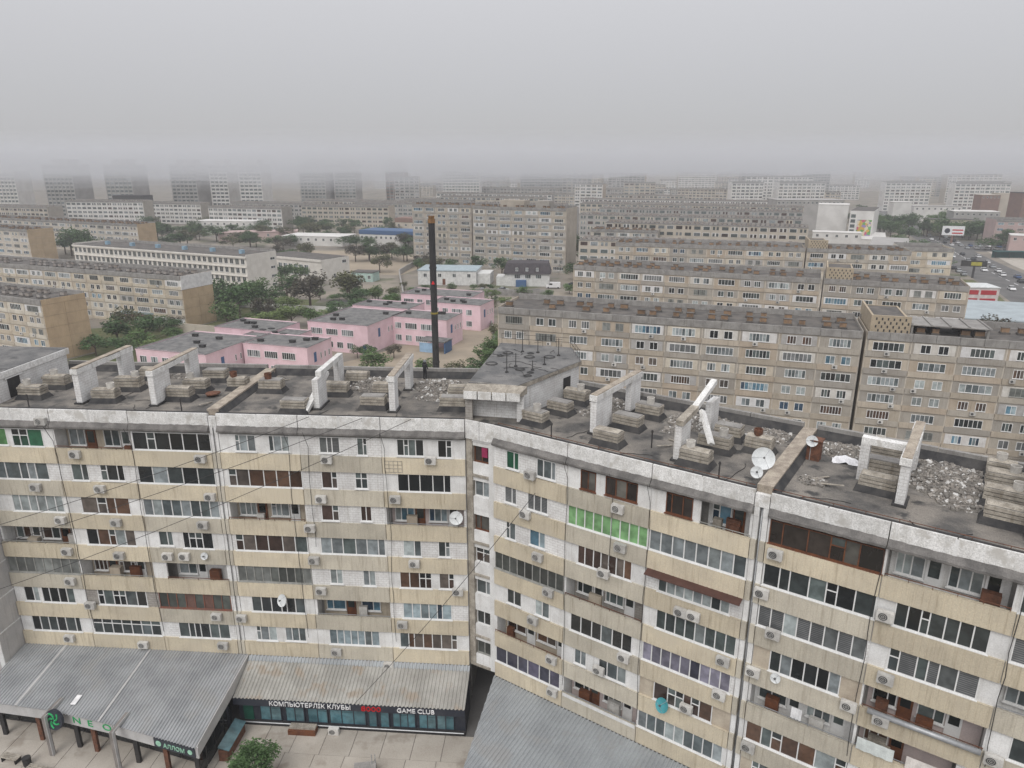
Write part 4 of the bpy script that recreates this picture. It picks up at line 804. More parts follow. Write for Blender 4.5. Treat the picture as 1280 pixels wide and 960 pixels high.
b = MB(); b.cyl((0, 0, 0), (0, 0, .7), .26, .3, 12); b.cyl((0, 0, .7), (0, 0, .72), .24, .24, 12); tag(b.put('litter_bin', T['dark'], None, wl('L', -32.4, -8.5, .06)), 'dark round litter bin between the two benches', 'bin')
Kb = thing('kiosk_roof_box', 'small grey green box on the paving with two poles', 'box', wl('L', -6.7, -8.1, .06), RL+.2); b = MB(); b.prism([(-.8, -.7), (.8, -.7), (.8, .7), (-.8, .7)], 0, [.9, .9, 1.1, 1.1]); b.put('box_body', T['concreteg'], Kb)
b = MB(); b.cyl((.5, .5, 1.0), (.5, .5, 1.9), .03, .03, 5); b.cyl((.75, .5, .9), (.75, .5, 1.9), .03, .03, 5); b.put('pole', T['steel'], Kb)
# ------------------------------------------------------------------ background blocks
T['panelA'] = mat('weathered_panel', (.33, .29, .24), (.27, .24, .2), .5, .95, streak=.35, fine=.15, huevar=[(.43, .38, .31), (.39, .36, .315), (.46, .39, .31), (.36, .335, .3), (.44, .405, .35), (.50, .44, .36)])
T['panelL'] = mat('sandy_panel', (.46, .40, .31), (.4, .35, .28), .5, .95, streak=.3, fine=.12, huevar=[(.54, .47, .37), (.6, .54, .44), (.5, .45, .37), (.62, .58, .5), (.54, .48, .38)])
T['joint'] = mat('pale_joint', (.58, .53, .46), (.48, .44, .38), .8, .95)
T['infill'] = mat('balcony_infill', (.62, .6, .57), (.5, .48, .45), 1.2, .9, streak=.25, huevar=[(.68, .67, .66), (.62, .6, .56), (.56, .5, .41), (.66, .66, .66), (.42, .41, .4), (.60, .55, .46)])
T['endtan'] = mat('tan_end_panels', (.48, .365, .235), (.41, .31, .2), .4, .95, streak=.25, fine=.15)
T['roofdk'] = mat('block_roof', (.08, .076, .072), (.14, .127, .115), .5, .95, fine=.25)
T['farv'] = mat('far_vent', (.26, .22, .19), (.36, .34, .32), .3, .95)
T['ventor'] = mat('orange_vent', (.27, .175, .105), (.18, .12, .08), 1.5, .95, objvar=.25)
T['grey9'] = mat('greytan_nine', (.33, .305, .265), (.28, .26, .23), .3, .95, streak=.3, huevar=[(.44, .40, .34), (.39, .365, .33), (.46, .41, .345), (.42, .40, .37)])
T['schoolw'] = mat('school_white', (.68, .65, .6), (.6, .57, .52), .5, .9, streak=.15)
T['pink'] = mat('pink_plaster', (.76, .565, .61), (.66, .48, .515), .3, .9, streak=.12, fine=.12)
T['bluemetal'] = mat('blue_metal_roof', (.05, .11, .24), (.06, .12, .22), .5, .6)
T['farw'] = mat('far_white', (.68, .665, .64), (.58, .565, .54), .2, .9)
T['farg'] = mat('far_grey', (.40, .385, .37), (.33, .32, .305), .2, .9)
T['fart'] = mat('far_tan', (.50, .45, .38), (.42, .38, .32), .2, .9)
T['farb'] = mat('far_brown', (.24, .15, .12), (.2, .13, .11), .3, .9)
T['farp'] = mat('far_pink', (.48, .36, .34), (.43, .33, .31), .3, .9)
WLIB = {}
def lib_window(w, h, n, kind, v):
    key = (w, h, n, kind, v)
    if key in WLIB: return WLIB[key]
    rr = random.Random(hash((w, h, n, v)) & 255); b = MB(); t = .07; ms = [T['pvc'] if kind not in 'xr' else T['greyfr']] + G[kind]
    b.box(-.03, w+.03, -.09, -.01, -.06, 0)
    b.box(0, w, -.06, .02, 0, t); b.box(0, w, -.06, .02, h-t, h)
    for i in range(n+1): x = t*.5+(w-t)*i/n; b.box(x-t*.5, x+t*.5, -.06, .02, t, h-t)
    for i in range(n):
        x0, x1 = t+(w-t)*i/n, (w-t)*(i+1)/n; b.box(x0, x1, -.035, .01, t, h-t, 1+rr.choice((0, 0, 1, 2)))
    WLIB[key] = b.mesh('window', ms); return WLIB[key]
KINDS = 'gggccclbxu'
def slab(name, label, x, y, ang, length, storeys, h, seed, pm='panelA', bay=6.0, depth=11.5, base=.3, par=1.2, detail=2, end=None, vents=True, rows_from=0, gap=None, ventm='ventor', cat='apartment block', infp=.42, wkinds=KINDS, joint='joint'):
    rnd = random.Random(seed); A = thing(name, label, cat, (x, y, 0), RAD(ang))
    top = base+storeys*h
    b = MB(); b.box(0, length, .02, depth, 0, top+par*.5); b.put('wall_core', T[joint], A)
    nb = max(1, round(length/bay)); bw_ = length/nb
    stuff = MB()
    for q in range(rows_from, storeys):
        z0 = base+q*h
        for i in range(nb):
            x0 = i*bw_
            if detail == 2:
                boxo('wall_panel', T[pm], A, x0+.1, x0+bw_-.1, -.05, .015, z0+.98, z0+h-.09); boxo('spandrel_panel', T[pm], A, x0+.06, x0+bw_-.06, -.2, .015, z0+.09, z0+.97)
            inf = rnd.random() < infp; kk = rnd.choice(wkinds); two = rnd.random() < .45; v = rnd.randint(0, 2)
            if detail:
                if inf: boxo('balcony_infill', T['infill'], A, x0+.35, x0+bw_-.35, -.13, -.052, z0+h-1.79, z0+h-.16)
                yy = -.132 if inf else -.052
                if two:
                    w_ = 1.4 if bay > 5 else bay*.22
                    for sx_ in (.2, .58): put('window', lib_window(w_, 1.35, 2 if v else 3, kk, v), A, (x0+bw_*sx_, yy, z0+h-1.66))
                else:
                    w_ = rnd.choice((3.2, 3.8, 4.4)) if bay > 5 else bay*.6
                    put('window', lib_window(w_, 1.35, rnd.choice((5, 6, 7)), kk, v), A, (x0+(bw_-w_)*.5, yy, z0+h-1.66))
                if detail == 2 and rnd.random() < .3:
                    b = MB(); b.box(0, .8, -.5, -.2, 0, .55); b.cyl((.32, -.51, .28), (.32, -.49, .28), .2, .2, 10, 1); b.put('air_conditioner_unit', [T['acw'], T['acd']], A, (x0+rnd.uniform(.8, bw_-1.6), 0, z0+.45))
            else:
                mi = rnd.choice((0, 0, 0, 1, 2))
                if inf: stuff.box(x0+.4, x0+bw_-.4, -.06, .0, z0+.95, z0+h-.25, 3)
                if two: stuff.box(x0+bw_*.18, x0+bw_*.42, -.1, 0, z0+1.0, z0+h-.45, mi); stuff.box(x0+bw_*.58, x0+bw_*.82, -.1, 0, z0+1.0, z0+h-.45, mi)
                else: stuff.box(x0+bw_*.16, x0+bw_*.84, -.1, 0, z0+1.0, z0+h-.45, mi)
    if not detail: tag(stuff.put('windows', [G['g'][1], G['c'][0], G['b'][1], T['infill']], A), kind='stuff')
    if detail:
        for i in range(nb*2): boxo('parapet_panel', T['concreteg'], A, i*bw_/2+.03, (i+1)*bw_/2-.03, -.22, .12, top+.05, top+par+rnd.uniform(-.04, .04))
    else: boxo('parapet', T['concreteg'], A, 0, length, -.15, .1, top, top+par)
    boxo('roof_deck', T['roofdk'], A, .02, length-.02, .13, depth-.3, top+par*.5+.002, top+par*.6)
    boxo('back_parapet', T['concreteg'], A, 0, length, depth-.3, depth, top+par*.5, top+par+.5)
    em = T[end] if end else T[pm]
    for xx in ((length, length+.12), (-.12, 0)):
        if end and detail:
            for q in range(storeys):
                boxo('end_panel', em, A, xx[0], xx[1], .02, depth*.5-.03, base+q*h+.03, base+(q+1)*h-.01); boxo('end_panel', em, A, xx[0], xx[1], depth*.5+.03, depth, base+q*h+.03, base+(q+1)*h-.01)
            boxo('end_parapet', em, A, xx[0], xx[1], 0, depth, top+.03, top+par+.02)
        else: boxo('end_wall', em, A, xx[0], xx[1], .02, depth, 0, top+par)
    if vents:
        if detail:
            for i in range(nb):
                for d_ in (3.2, 7.4):
                    for j in range(2):
                        if rnd.random() < .8:
                            xx = i*bw_+1.2+j*2.2+rnd.uniform(-.3, .3); b = MB(); w_ = rnd.uniform(.45, .65); z = top+par*.6
                            b.box(-w_-.15, w_+.15, -.55, .55, 0, .3, 1); b.box(-w_, w_, -.4, .4, .3, 1.0, 0); b.box(-w_-.08, w_+.08, -.48, .48, 1.0, 1.08, 1)
                            b.put('roof_vent', [T[ventm], T['roofdk']], A, (xx, d_, z))
        else:
            b = MB()
            for i in range(nb*2):
                for d_ in (3, 8): b.box(i*bw_/2+.8, i*bw_/2+2., d_, d_+1, top+par*.6, top+par*.6+rnd.uniform(.5, 1.2))
            tag(b.put('roof_vents', T['farv'], A), kind='stuff')
    return A, top+par*.6
def machine_room(A, s, z, w=5.6, d=13.5, hh=3.0, holes=True):
    b = MB(); b.box(s, s+w, .6, .9, z, z+hh); b.box(s, s+.3, .9, d, z, z+hh); b.box(s+w-.3, s+w, .9, d, z, z+hh-.6); b.box(s+.3, s+w-.3, d-.3, d, z, z+hh-.6); b.box(s+.3, s+w-.3, .9, d-.3, z, z+.9)
    R_ = b.put('machine_room', T['tanb'], A)
    boxo('machine_deck', T['roofdk'], R_, s+.3, s+w-.3, 4.5, d-.3, z+hh-.9, z+hh-.7)
    if holes:
        hb = MB(); hb.box(-.11, .11, .585, .61, -.2, .2); me = hb.mesh('brick_opening', T['dark'])  # dark blocks on the solid face stand in for shade inside brick holes
        for r_ in range(4):
            for k in range(6): put('brick_opening', me, R_, (s+.75+k*.82+(.4 if r_ % 2 else 0), 0, z+hh-.55-r_*.6))
T['tanb'] = mat('tan_brick', (.43, .36, .265), (.36, .30, .22), .6, .95, fine=.2, brick=(.5, .24, .02), bump=.3)
# the two long blocks right behind, facing the camera
ang = -18.96; e_ = (math.cos(RAD(ang)), math.sin(RAD(ang)))
def along(x, y, s, a): return (x+math.cos(RAD(a))*s, y+math.sin(RAD(a))*s)
A1, zr = slab('apartment_block', 'brown grey six storey block behind the rubble roof, section beside the pink nursery', -2.5, 128.1, ang, 60.6, 6, 2.8, 41, depth=12)
ax = along(-2.5, 128.1, 61.3, ang)
A2, zr = slab('apartment_block', 'brown grey six storey block behind the rubble roof, section with perforated roof room', ax[0], ax[1], ang, 38, 6, 2.8, 42, depth=12)
machine_room(A2, .3, zr)
b = MB()
for k in range(5): b.box(6.3+k*2.6, 6.5+k*2.6, 2.0, 9, zr+1.6, zr+1.78)
b.box(6.1, 17.2, 2, 9, zr+1.45, zr+1.6); b.box(6.3, 6.6, 2.2, 2.5, zr, zr+1.45); b.box(16.6, 16.9, 2.2, 2.5, zr, zr+1.45); b.box(6.3, 6.6, 8.2, 8.6, zr, zr+1.45); b.box(16.6, 16.9, 8.2, 8.6, zr, zr+1.45); b.put('roof_canopy', T['concreteg'], A2)
ang = -22.6
B1, zr = slab('apartment_block', 'beige six storey block, second row behind, section with white balcony box', 16.0, 184.6, ang, 59, 6, 2.8, 43, depth=12)
bx_ = along(16.0, 184.6, 59.8, ang)
B2, zr = slab('apartment_block', 'beige six storey block, second row behind, with perforated roof room and avenue end', bx_[0], bx_[1], ang, 28.5, 6, 2.8, 44, depth=12)
machine_room(B2, .2, zr)
ang = -17
C1, zr = slab('apartment_block', 'third row block behind with yellow painted top balcony', 34.6, 240.2, ang, 59, 6, 2.8, 45, depth=12, rows_from=2)
cx_ = along(34.6, 240.2, 59.6, ang); C2, zr = slab('apartment_block', 'third row block behind ending near the avenue trees', cx_[0], cx_[1], ang, 29, 6, 2.8, 46, depth=12, rows_from=2); machine_room(C2, .2, zr)
slab('apartment_block', 'short pale beige block end standing by the avenue trees', 128.5, 236.2, -14, 15, 6, 2.6, 47, pm='panelL', depth=12, infp=.6, vents=False)
# blocks on the other side with tan end walls
slab('apartment_block', 'sandy five storey block with plain tan end wall beside the trees', -166, 183.5, -24.5, 68, 5, 2.6, 51, pm='panelL', end='endtan', depth=10.3, infp=.4, ventm='farv')
L2, zr = slab('apartment_block', 'sandy five storey block with white painted top corner on its end wall', -187.5, 229.3, -21.6, 106, 5, 2.6, 52, pm='panelL', end='endtan', depth=11, infp=.4, ventm='farv')
boxo('painted_corner', mat('fresh_white', (.72, .71, .7), None, 1, .8), L2, 106.121, 106.17, -.06, 11.02, 10.8, zr+.5); boxo('painted_corner', T['white'], L2, 101.5, 106.17, -.11, -.062, 10.75, 13.4)
put('window', lib_window(3.2, 1.35, 5, 'g', 1), L2, (101.9, -.115, 11.5))
slab('apartment_block', 'hazy long sandy block with tan end wall behind the white school', -330, 424, -25, 161, 5, 2.7, 53, pm='panelL', end='endtan', depth=10.5, detail=1, infp=.5)
slab('apartment_block', 'hazy sandy block with short tan end wall nearest the left towers', -330, 378, -25, 123, 5, 2.7, 54, pm='panelL', end='endtan', depth=12, detail=1, infp=.5)
# nine storey pair
slab('apartment_block', 'hazy nine storey grey tan block, recessed section with roof room', -44.5, 326, -22, 29, 9, 2.75, 55, pm='grey9', detail=2, depth=13, infp=.3)
N2, zr = slab('apartment_block', 'hazy nine storey grey tan block, projecting section over the mansard house', -16.6, 309.6, -24, 42, 9, 2.75, 56, pm='grey9', detail=2, depth=13, infp=.35)
boxo('roof_room', T['grey9'], N2, 11, 22, 4, 10, zr, zr+3); boxo('roof_room', T['grey9'], N2, 27, 33, 4, 10, zr, zr+3)
slab('apartment_block', 'hazy grey five storey block beside the nine storey block and trees', 36, 330, -18, 30, 5, 2.7, 57, detail=1, infp=.4)
# school
SC, zr = slab('school', 'long white four storey school with dark roof and blue roof vents', -172, 282, -25.3, 90, 4, 3.05, 58, pm='schoolw', bay=2.6, depth=14.3, detail=0, vents=False, joint='schoolw', infp=0, cat='school')
for ch in list(SC.children):
    if ch.name.startswith('windows'): bpy.data.objects.remove(ch)
    elif ch.name.startswith('parapet'): bpy.data.objects.remove(ch)
wm = lib_window(1.55, 1.85, 2, 'g', 1); wm2 = lib_window(1.55, 1.85, 2, 'x', 2); n = 0
for q in range(4):
    for i in range(35): put('window', wm if (i*7+q*3) % 5 else wm2, SC, (.7+i*2.56, -.05, .3+q*3.05+.95)); n += 1
    boxo('ledge', T['schoolw'], SC, 0, 90, -.35, .0, .3+q*3.05+2.85, .3+q*3.05+3.1)
boxo('cornice', T['schoolw'], SC, -.2, 90.3, -.5, .1, 12.6, 13.1)
for q in range(4): put('window', lib_window(2.2, .9, 2, 'g', 0), SC, (90.13, 11.2, 1.6+q*3.05), (0, 0, RAD(90)))
for k in range(6): boxo('roof_ventilator', mat('pale_blue_vent', (.25, .38, .48), None, 1, .7) if k == 0 else bpy.data.materials['pale_blue_vent'], SC, 12+k*14, 13.4+k*14, 5, 6.4, zr, zr+1.3)
GY = thing('school_gym', 'low white school hall with tall windows beside the school', 'school hall', (-101, 289.5, 0), RAD(-31))
b = MB(); b.box(0, 33, 0, 15, 0, 8.2); b.put('wall', T['schoolw'], GY); boxo('roof_deck', T['roofdk'], GY, .3, 32.7, .3, 14.7, 8.205, 8.35); boxo('cornice', T['schoolw'], GY, -.2, 33.1, -.4, -.005, 7.4, 8.3)
for i in range(8): put('window', lib_window(2.1, 4.2, 2, 'c', 2), GY, (3.5+i*2.9, -.05, 1.7))
put('window', lib_window(2.2, 1.2, 2, 'g', 0), GY, (33.06, 11, 6), (0, 0, RAD(90))); put('window', lib_window(1., 2, 1, 'g', 0), GY, (33.06, 6, .4), (0, 0, RAD(90)))
# pink nursery
def pinkbox(label, x, y, ang, w, d, h=7.0, wins=True, seed=0, side_small=True, blue_door=False):
    P_ = thing('nursery_wing', label, 'nursery', (x, y, 0), RAD(ang)); rnd = random.Random(seed)
    b = MB(); b.box(0, w, 0, d, 0, h-.3); b.put('wall', T['pink'], P_)
    b = MB(); b.box(-.05, w+.05, -.05, .25, h-.3, h); b.box(-.05, .25, .25, d, h-.3, h); b.box(w-.25, w+.05, .25, d, h-.3, h); b.box(.25, w-.25, d-.25, d+.05, h-.3, h); b.put('parapet', T['pink'], P_)
    b = MB(); b.box(.25, w-.25, .25, d-.25, h-.299, h-.14); b.put('roof_deck', T['roofroom'], P_)
    b = MB(); b.box(-.12, w+.12, -.12, -.052, h-.02, h+.06); b.box(-.12, .3, -.05, d+.1, h+.002, h+.06); b.box(w-.3, w+.12, -.05, d+.1, h+.002, h+.06); b.put('roof_edge', T['roofroom'], P_)
    for k in range(4):
        bb = MB(); bb.box(-.6, .6, -.35, .35, 0, .5); bb.box(-.7, .7, -.45, .45, .5, .6); bb.put('roof_vent', T['dark'], P_, (rnd.uniform(2, w-2), rnd.uniform(2, d-2), h-.135))
    if wins:
        for z in (1.0, 4.1):
            x0 = .9
            while x0+3.3 < w:
                ww = rnd.choice((1.7, 3.2)); put('window', lib_window(ww, 1.5, 3 if ww < 2 else 6, rnd.choice('cgc'), rnd.randint(0, 2)), P_, (x0, -.03, z)); x0 += ww+1.1
    if side_small:
        for k in range(3): put('window', lib_window(.45, 1.3, 1, 'g', 0), P_, (w+.03, d*.5+k*1.6, 3.6), (0, 0, RAD(90)))
    if blue_door: boxo('door', mat('blue_door', (.02, .07, .3), None, 2, .5), P_, w-1.5, w-.6, -.06, -.005, .05, 2.2)
    boxo('end_door', T['bluemetal'], P_, w+.004, w+.06, d*.25, d*.25+.9, 3.3, 5.4)
    return P_
pinkbox('pink nursery wing with flat grey roof beside the tan block trees', -77.5, 141.8, -17.6, 17.4, 17, seed=1)
pinkbox('pink nursery wing with three upper window bands before the long pink wall', -57.2, 146.8, -17.5, 15.6, 9.4, seed=2)
pinkbox('pink nursery wing behind, between school trees and flat roofs', -69.5, 162.4, -19, 16, 10.5, seed=3)
pinkbox('tall pink nursery wing with blue front door', -49.5, 168.6, -20, 16.6, 19, seed=4, blue_door=True)
pinkbox('pink nursery wing beside the black chimney with blue canopy', -30.0, 174.3, -20, 15, 9.4, seed=5)
pinkbox('pink nursery wing behind the chimney with narrow roof', -43, 189.3, -20, 17, 9, seed=6)
pinkbox('pink nursery wing nearest the brown block with side stairs', -22.5, 193.5, -21, 15, 9.5, seed=7)
pinkbox('rearmost pink nursery wing with raised dark parapet', -32.6, 207, -18, 22, 11, seed=8)
pinkbox('long low pink link wing joining the nursery wings', -60.5, 155.5, -18, 12, 9, 6.6, seed=9, wins=False)
CN = thing('entrance_canopy', 'grey flat canopy with pale blue wall at the nursery', 'canopy', (-22.5, 165.8, 0), RAD(-20))
boxo('canopy_roof', T['roofroom'], CN, 0, 7, 0, 4.4, 2.7, 2.95); boxo('canopy_wall', mat('pale_blue_wall', (.3, .45, .62), None, 1, .8), CN, .2, 4.5, .2, .35, 0, 2.3); boxo('canopy_wall', T['bluemetal'], CN, 6.6, 6.9, .3, 4.2, 0, 2.69)
# black chimney with brass top
CH = thing('boiler_chimney', 'tall black steel chimney with brassy top before the pink nursery', 'chimney', (-13.75, 124, 0))
z0 = 0; segs = [(0, 9, .60), (9.02, 18, .59), (18.02, 26, .58), (26.02, 33.6, .57)]
for a, e, r_ in segs: b = MB(); b.cyl((0, 0, a), (0, 0, e), r_, r_-.005, 24); b.put('flue_section', mat('black_steel', (.022, .022, .024), (.035, .034, .034), 1, .5) if a == 0 else bpy.data.materials['black_steel'], CH, smooth=False)
for z in (9, 18, 26): b = MB(); b.cyl((0, 0, z-.15), (0, 0, z+.15), .66, .66, 24); b.put('flange', bpy.data.materials['black_steel'] if z != 18 else mat('yellow_band', (.3, .24, .05), None, 1, .7), CH)
b = MB(); b.cyl((0, 0, 33.6), (0, 0, 34.3), .66, .62, 20); b.cyl((0, 0, 34.3), (0, 0, 34.8), .5, .56, 20); b.put('brass_cap', mat('brass', (.32, .18, .075), (.2, .11, .05), 2, .4, metal=.6), CH)
b = MB(); b.cyl((0, -.62, 23.2), (0, -.61, 23.7), .3, .1, 8); b.put('red_light', T['signr'], CH)
# low white house, mansard house, kiosk, blue roof hall
def house(name, label, x, y, ang, w, d, h, wm_, rm, n, cat='house', rooft=.3, par=0.):
    A = thing(name, label, cat, (x, y, 0), RAD(ang)); b = MB(); b.box(0, w, 0, d, 0, h); b.put('wall', wm_, A)
    b = MB(); b.box(-.2, w+.2, -.2, d+.2, h+.003, h+rooft); b.put('roof', rm, A)
    for i in range(n): put('window', lib_window(1.3, 1.4, 2, 'g', i % 3), A, (w*(i+.5)/n-.6, -.03, h-2.3))
    return A
wb = house('community_house', 'low white house with blue shopfront behind the nursery', -35.2, 265.8, -6, 22, 15, 5.2, mat('clean_white', (.64, .64, .62), None, 1, .9), mat('pale_blue_roof', (.36, .43, .46), None, 1, .8), 4)
boxo('door', T['wood'], wb, 9.3, 10.4, -.06, -.005, .1, 2.3); boxo('shopfront', T['shopg'][1], wb, 22.004, 22.06, 2, 9, .6, 3.6)
boxo('annex', bpy.data.materials['clean_white'], wb, 22.07, 27, 2, 12, 0, 4.2)
MH = thing('mansard_house', 'white house with dark mansard roof and dormer windows', 'house', (-2.7, 262.2, 0), RAD(-4))
b = MB(); b.box(0, 16.5, 0, 11, 0, 4.6); b.box(-3.2, 0, 1, 8, 0, 3.4); b.put('wall', bpy.data.materials['clean_white'], MH)
mr_ = mat('mansard_slate', (.05, .045, .05), (.075, .065, .07), 1, .9); b = MB(); b.v = [(-.6, -.6, 4.61), (17.1, -.6, 4.61), (17.1, 11.6, 4.61), (-.6, 11.6, 4.61), (.5, 1.0, 8.4), (16, 1.0, 8.4), (16, 10, 8.4), (.5, 10, 8.4)]
b.f = [(0, 1, 5, 4), (1, 2, 6, 5), (2, 3, 7, 6), (3, 0, 4, 7), (4, 5, 6, 7), (3, 2, 1, 0)]; b.m = [0]*6; b.put('mansard_roof', mr_, MH)
for x in (4.5, 8.2, 12): b = MB(); b.box(x-.7, x+.7, -.3, 1.2, 5.4, 7.2); d_ = b.put('dormer', mr_, MH); put('window', lib_window(1., 1.2, 2, 'c', 0), d_, (x-.5, -.31, 5.7))
for x in (4.6, 8.5, 12.4): put('window', lib_window(2.1, 1.5, 3, 'g', 1), MH, (x-1, -.03, 2.9))
boxo('porch', T['bluemetal'], MH, 4.2, 8, -1.6, -.005, 0, 2.4)
kk_ = house('mint_kiosk', 'small mint green hut on the dusty yard', -62, 274, -15, 9, 6, 3.4, mat('mint_wall', (.42, .55, .5), None, 1, .9), T['roofdk'], 3, 'hut')
bh = house('blue_roof_hall', 'long hall with bright blue metal roof in the haze', -84, 398, -20, 36, 16, 6.5, T['farw'], T['bluemetal'], 12, 'hall', 2.2)
house('dark_red_hall', 'dark red roofed hall behind the blue roof', -72, 448, -15, 46, 14, 9, T['fart'], T['farb'], 10, 'hall', 2.5)
house('pale_depot', 'low pale depot with flat roof beside the blue roof hall', -128, 402, -12, 36, 18, 5, T['farw'], T['farw'], 8, 'depot')
house('pinkish_depot', 'low pinkish shed with long roof in the hazy yard', -170, 418, 14, 44, 14, 5, T['farp'], T['farp'], 4, 'depot')
house('white_hall', 'white low hall among dark hazy trees', -205, 470, -8, 40, 14, 8, T['farw'], T['farw'], 9, 'hall')
house('grey_pavilion', 'grey roofed pavilion in front of the sandy block with white corner', -110.5, 196, -8, 11, 7, 3.2, mat('pavilion_wall', (.3, .19, .17), None, 1, .9), mat('pavilion_roof', (.27, .32, .33), None, 1, .8), 3, 'pavilion', .5)
rw_ = house('red_white_shop', 'white and red two storey shop beside the avenue', 143, 226, -8, 12, 9, 5.5, mat('shop_pale', (.62, .56, .55), None, 1, .9), mat('shop_whiteroof', (.66, .68, .68), None, 1, .8), 0, 'shop')
for z in (.8, 3.4):
    for x, w_ in ((.4, 5.5), (6.6, 4.6)): boxo('red_panel', mat('red_cladding', (.42, .03, .04), None, 1, .6) if (z, x) == (.8, .4) else bpy.data.materials['red_cladding'], rw_, x, x+w_, -.1, -.004, z, z+1.4)
house('blue_grey_market', 'wide pale blue grey flat market roof beside brown block', 112, 182, -20, 46, 30, 5, T['farg'], mat('market_roof', (.36, .41, .43), (.3, .34, .36), .3, .7), 0, 'market')
# mural house and pale neighbours by the avenue
MU = thing('mural_house', 'white five storey house with colourful mural on its end wall', 'apartment block', (188.5, 404, 0), RAD(-30))
b = MB(); b.box(-1, 11, 0, 40, 0, 18.6); b.put('wall', T['farw'], MU)
mm_ = bpy.data.materials.new('mural'); mm_.use_nodes = True; N = mm_.node_tree.nodes; vo = N.new('ShaderNodeTexVoronoi'); vo.inputs['Scale'].default_value = .7; cr_ = N.new('ShaderNodeValToRGB'); tcx = N.new('ShaderNodeTexCoord')
el = cr_.color_ramp.elements; el[0].color = (.10, .28, .06, 1); el[1].color = (.5, .10, .06, 1)
for p, c_ in ((.2, (.55, .35, .06, 1)), (.4, (.5, .08, .16, 1)), (.55, (.62, .55, .4, 1)), (.7, (.28, .2, .4, 1)), (.85, (.12, .35, .1, 1))): q = el.new(p); q.color = c_
cr_.color_ramp.interpolation = 'CONSTANT'; sr = N.new('ShaderNodeSeparateColor'); mm_.node_tree.links.new(tcx.outputs['Object'], vo.inputs['Vector']); mm_.node_tree.links.new(vo.outputs['Color'], sr.inputs[0]); mm_.node_tree.links.new(sr.outputs[0], cr_.inputs[0]); mm_.node_tree.links.new(cr_.outputs[0], N['Principled BSDF'].inputs['Base Color'])
boxo('mural_panel', mm_, MU, 3.2, 10.4, -.08, -.004, 4, 13.8); boxo('red_storefront', T['farb'], MU, 2.5, 10.6, -.1, -.004, 0, 3.2)
for q in range(5): boxo('window', G['g'][1], MU, -.3, 2.0, -.06, -.004, 4+q*2.7, 5.8+q*2.7)
st = MB()
for q in range(6):
    for i in range(14): st.box(-1.06, -1.004, 1.2+i*2.7, 2.7+i*2.7, 1.2+q*2.9, 2.7+q*2.9)
tag(st.put('windows', G['g'][1], MU), kind='stuff'); boxo('roof_deck', T['roofdk'], MU, -.8, 10.8, .2, 39.8, 18.605, 18.8)
house('white_slab_house', 'plain white windowless slab house beside the mural house', 176, 420, -25, 16, 16, 21, T['farw'], T['farw'], 0, 'house')
house('white_shop', 'white shop front at the foot of mural house', 163, 392, -22, 24, 10, 8, T['farw'], T['farw'], 5, 'shop')
house('pale_box_house', 'pale windowless box building beyond the avenue trees', 274, 525, -8, 12, 10, 17, T['farw'], T['farw'], 0, 'house')
house('grey_lattice_building', 'large grey lattice fronted building in the haze', 178, 492, -4, 44, 22, 20, T['farg'], T['farg'], 16, 'building')
house('blue_white_market', 'blue and white market front in the haze', 135, 560, -6, 24, 12, 9, T['bluemetal'], T['farw'], 5, 'market')
slab('apartment_block', 'pink grey four storey house beyond the car park', 268, 402, -12, 70, 4, 3.1, 61, pm='farp', detail=1, depth=14, vents=False, infp=.12, bay=5, joint='farp')
house('pink_annex', 'low pink annex with white roof beside the car park', 250, 362, -30, 24, 12, 9, T['farp'], T['farw'], 6, 'annex')
house('pale_yellow_house', 'pale yellow house with dark openings behind the car park trees', 262, 455, -10, 24, 12, 10, mat('pale_yellow', (.5, .46, .36), None, 1, .9), T['roofdk'], 4, 'house')
house('dark_brown_office', 'dark brown glass office at the edge of the haze', 352, 505, -10, 40, 20, 24, T['farb'], T['dark'], 9, 'office')
house('brown_house', 'reddish brown house before the white nine storey blocks', 368, 575, -6, 14, 12, 20, T['farb'], T['fart'], 5, 'house'); house('tan_house', 'tan narrow house beside the reddish brown house', 383, 577, -6, 10, 12, 21, T['fart'], T['fart'], 0, 'house')
house('white_clinic', 'white modern house with dark stripes beside the avenue trees', 300, 545, -6, 34, 12, 13, T['farw'], T['farg'], 8, 'house')
house('grey_columns_hall', 'grey hall with column front by the avenue trees', 285, 470, -16, 26, 16, 14, T['farg'], T['farw'], 8, 'hall')
for i, (x, y, ln, an) in enumerate(((355, 700, 42, -3), (402, 668, 48, -4), (452, 640, 60, -6), (250, 690, 44, 2), (206, 690, 30, 2))):
    slab('apartment_block', ['white nine storey block beside avenue haze', 'white nine storey block with patchy balconies, middle of the row', 'yellowish white nine storey block above the brown office', 'white block in thick haze above the blue market', 'thin white block in thick haze'][i], x, y, an, ln, 9, 2.85, 70+i, pm='farw', detail=0, joint='farw', infp=.5, bay=4.5, vents=False)
# rows of hazy blocks between, far slabs
rnd = random.Random(77); rows = [(.093*y_, y_, .285*y_) for y_ in (286, 392, 505, 630)] + [(.093*y_+12, y_, .26*y_) for y_ in (338, 448, 566)] + [(0, 452, 40), (-22, 505, 60), (-45, 560, 80), (-60, 610, 90), (-70, 680, 110), (20, 740, 150), (-40, 830, 180), (180, 800, 120), (120, 900, 170)]
for i, (x, y, ln) in enumerate(rows):
    jm = ('fart', 'farg', 'fart', 'farw')[i % 4]
    slab('apartment_block', 'hazy %s slab block in the dense rows behind, %s' % ({'fart': 'tan', 'farg': 'grey', 'farw': 'whitish'}[jm], 'row just past the third row' if y < 310 else 'middle rows' if y < 500 else 'farthest rows'), x, y, -19+rnd.uniform(-2, 2), ln, 6 if i % 3 else 5, 2.8, 100+i, pm='farg', detail=0, joint=jm, infp=.55, bay=4, par=.5, depth=10)
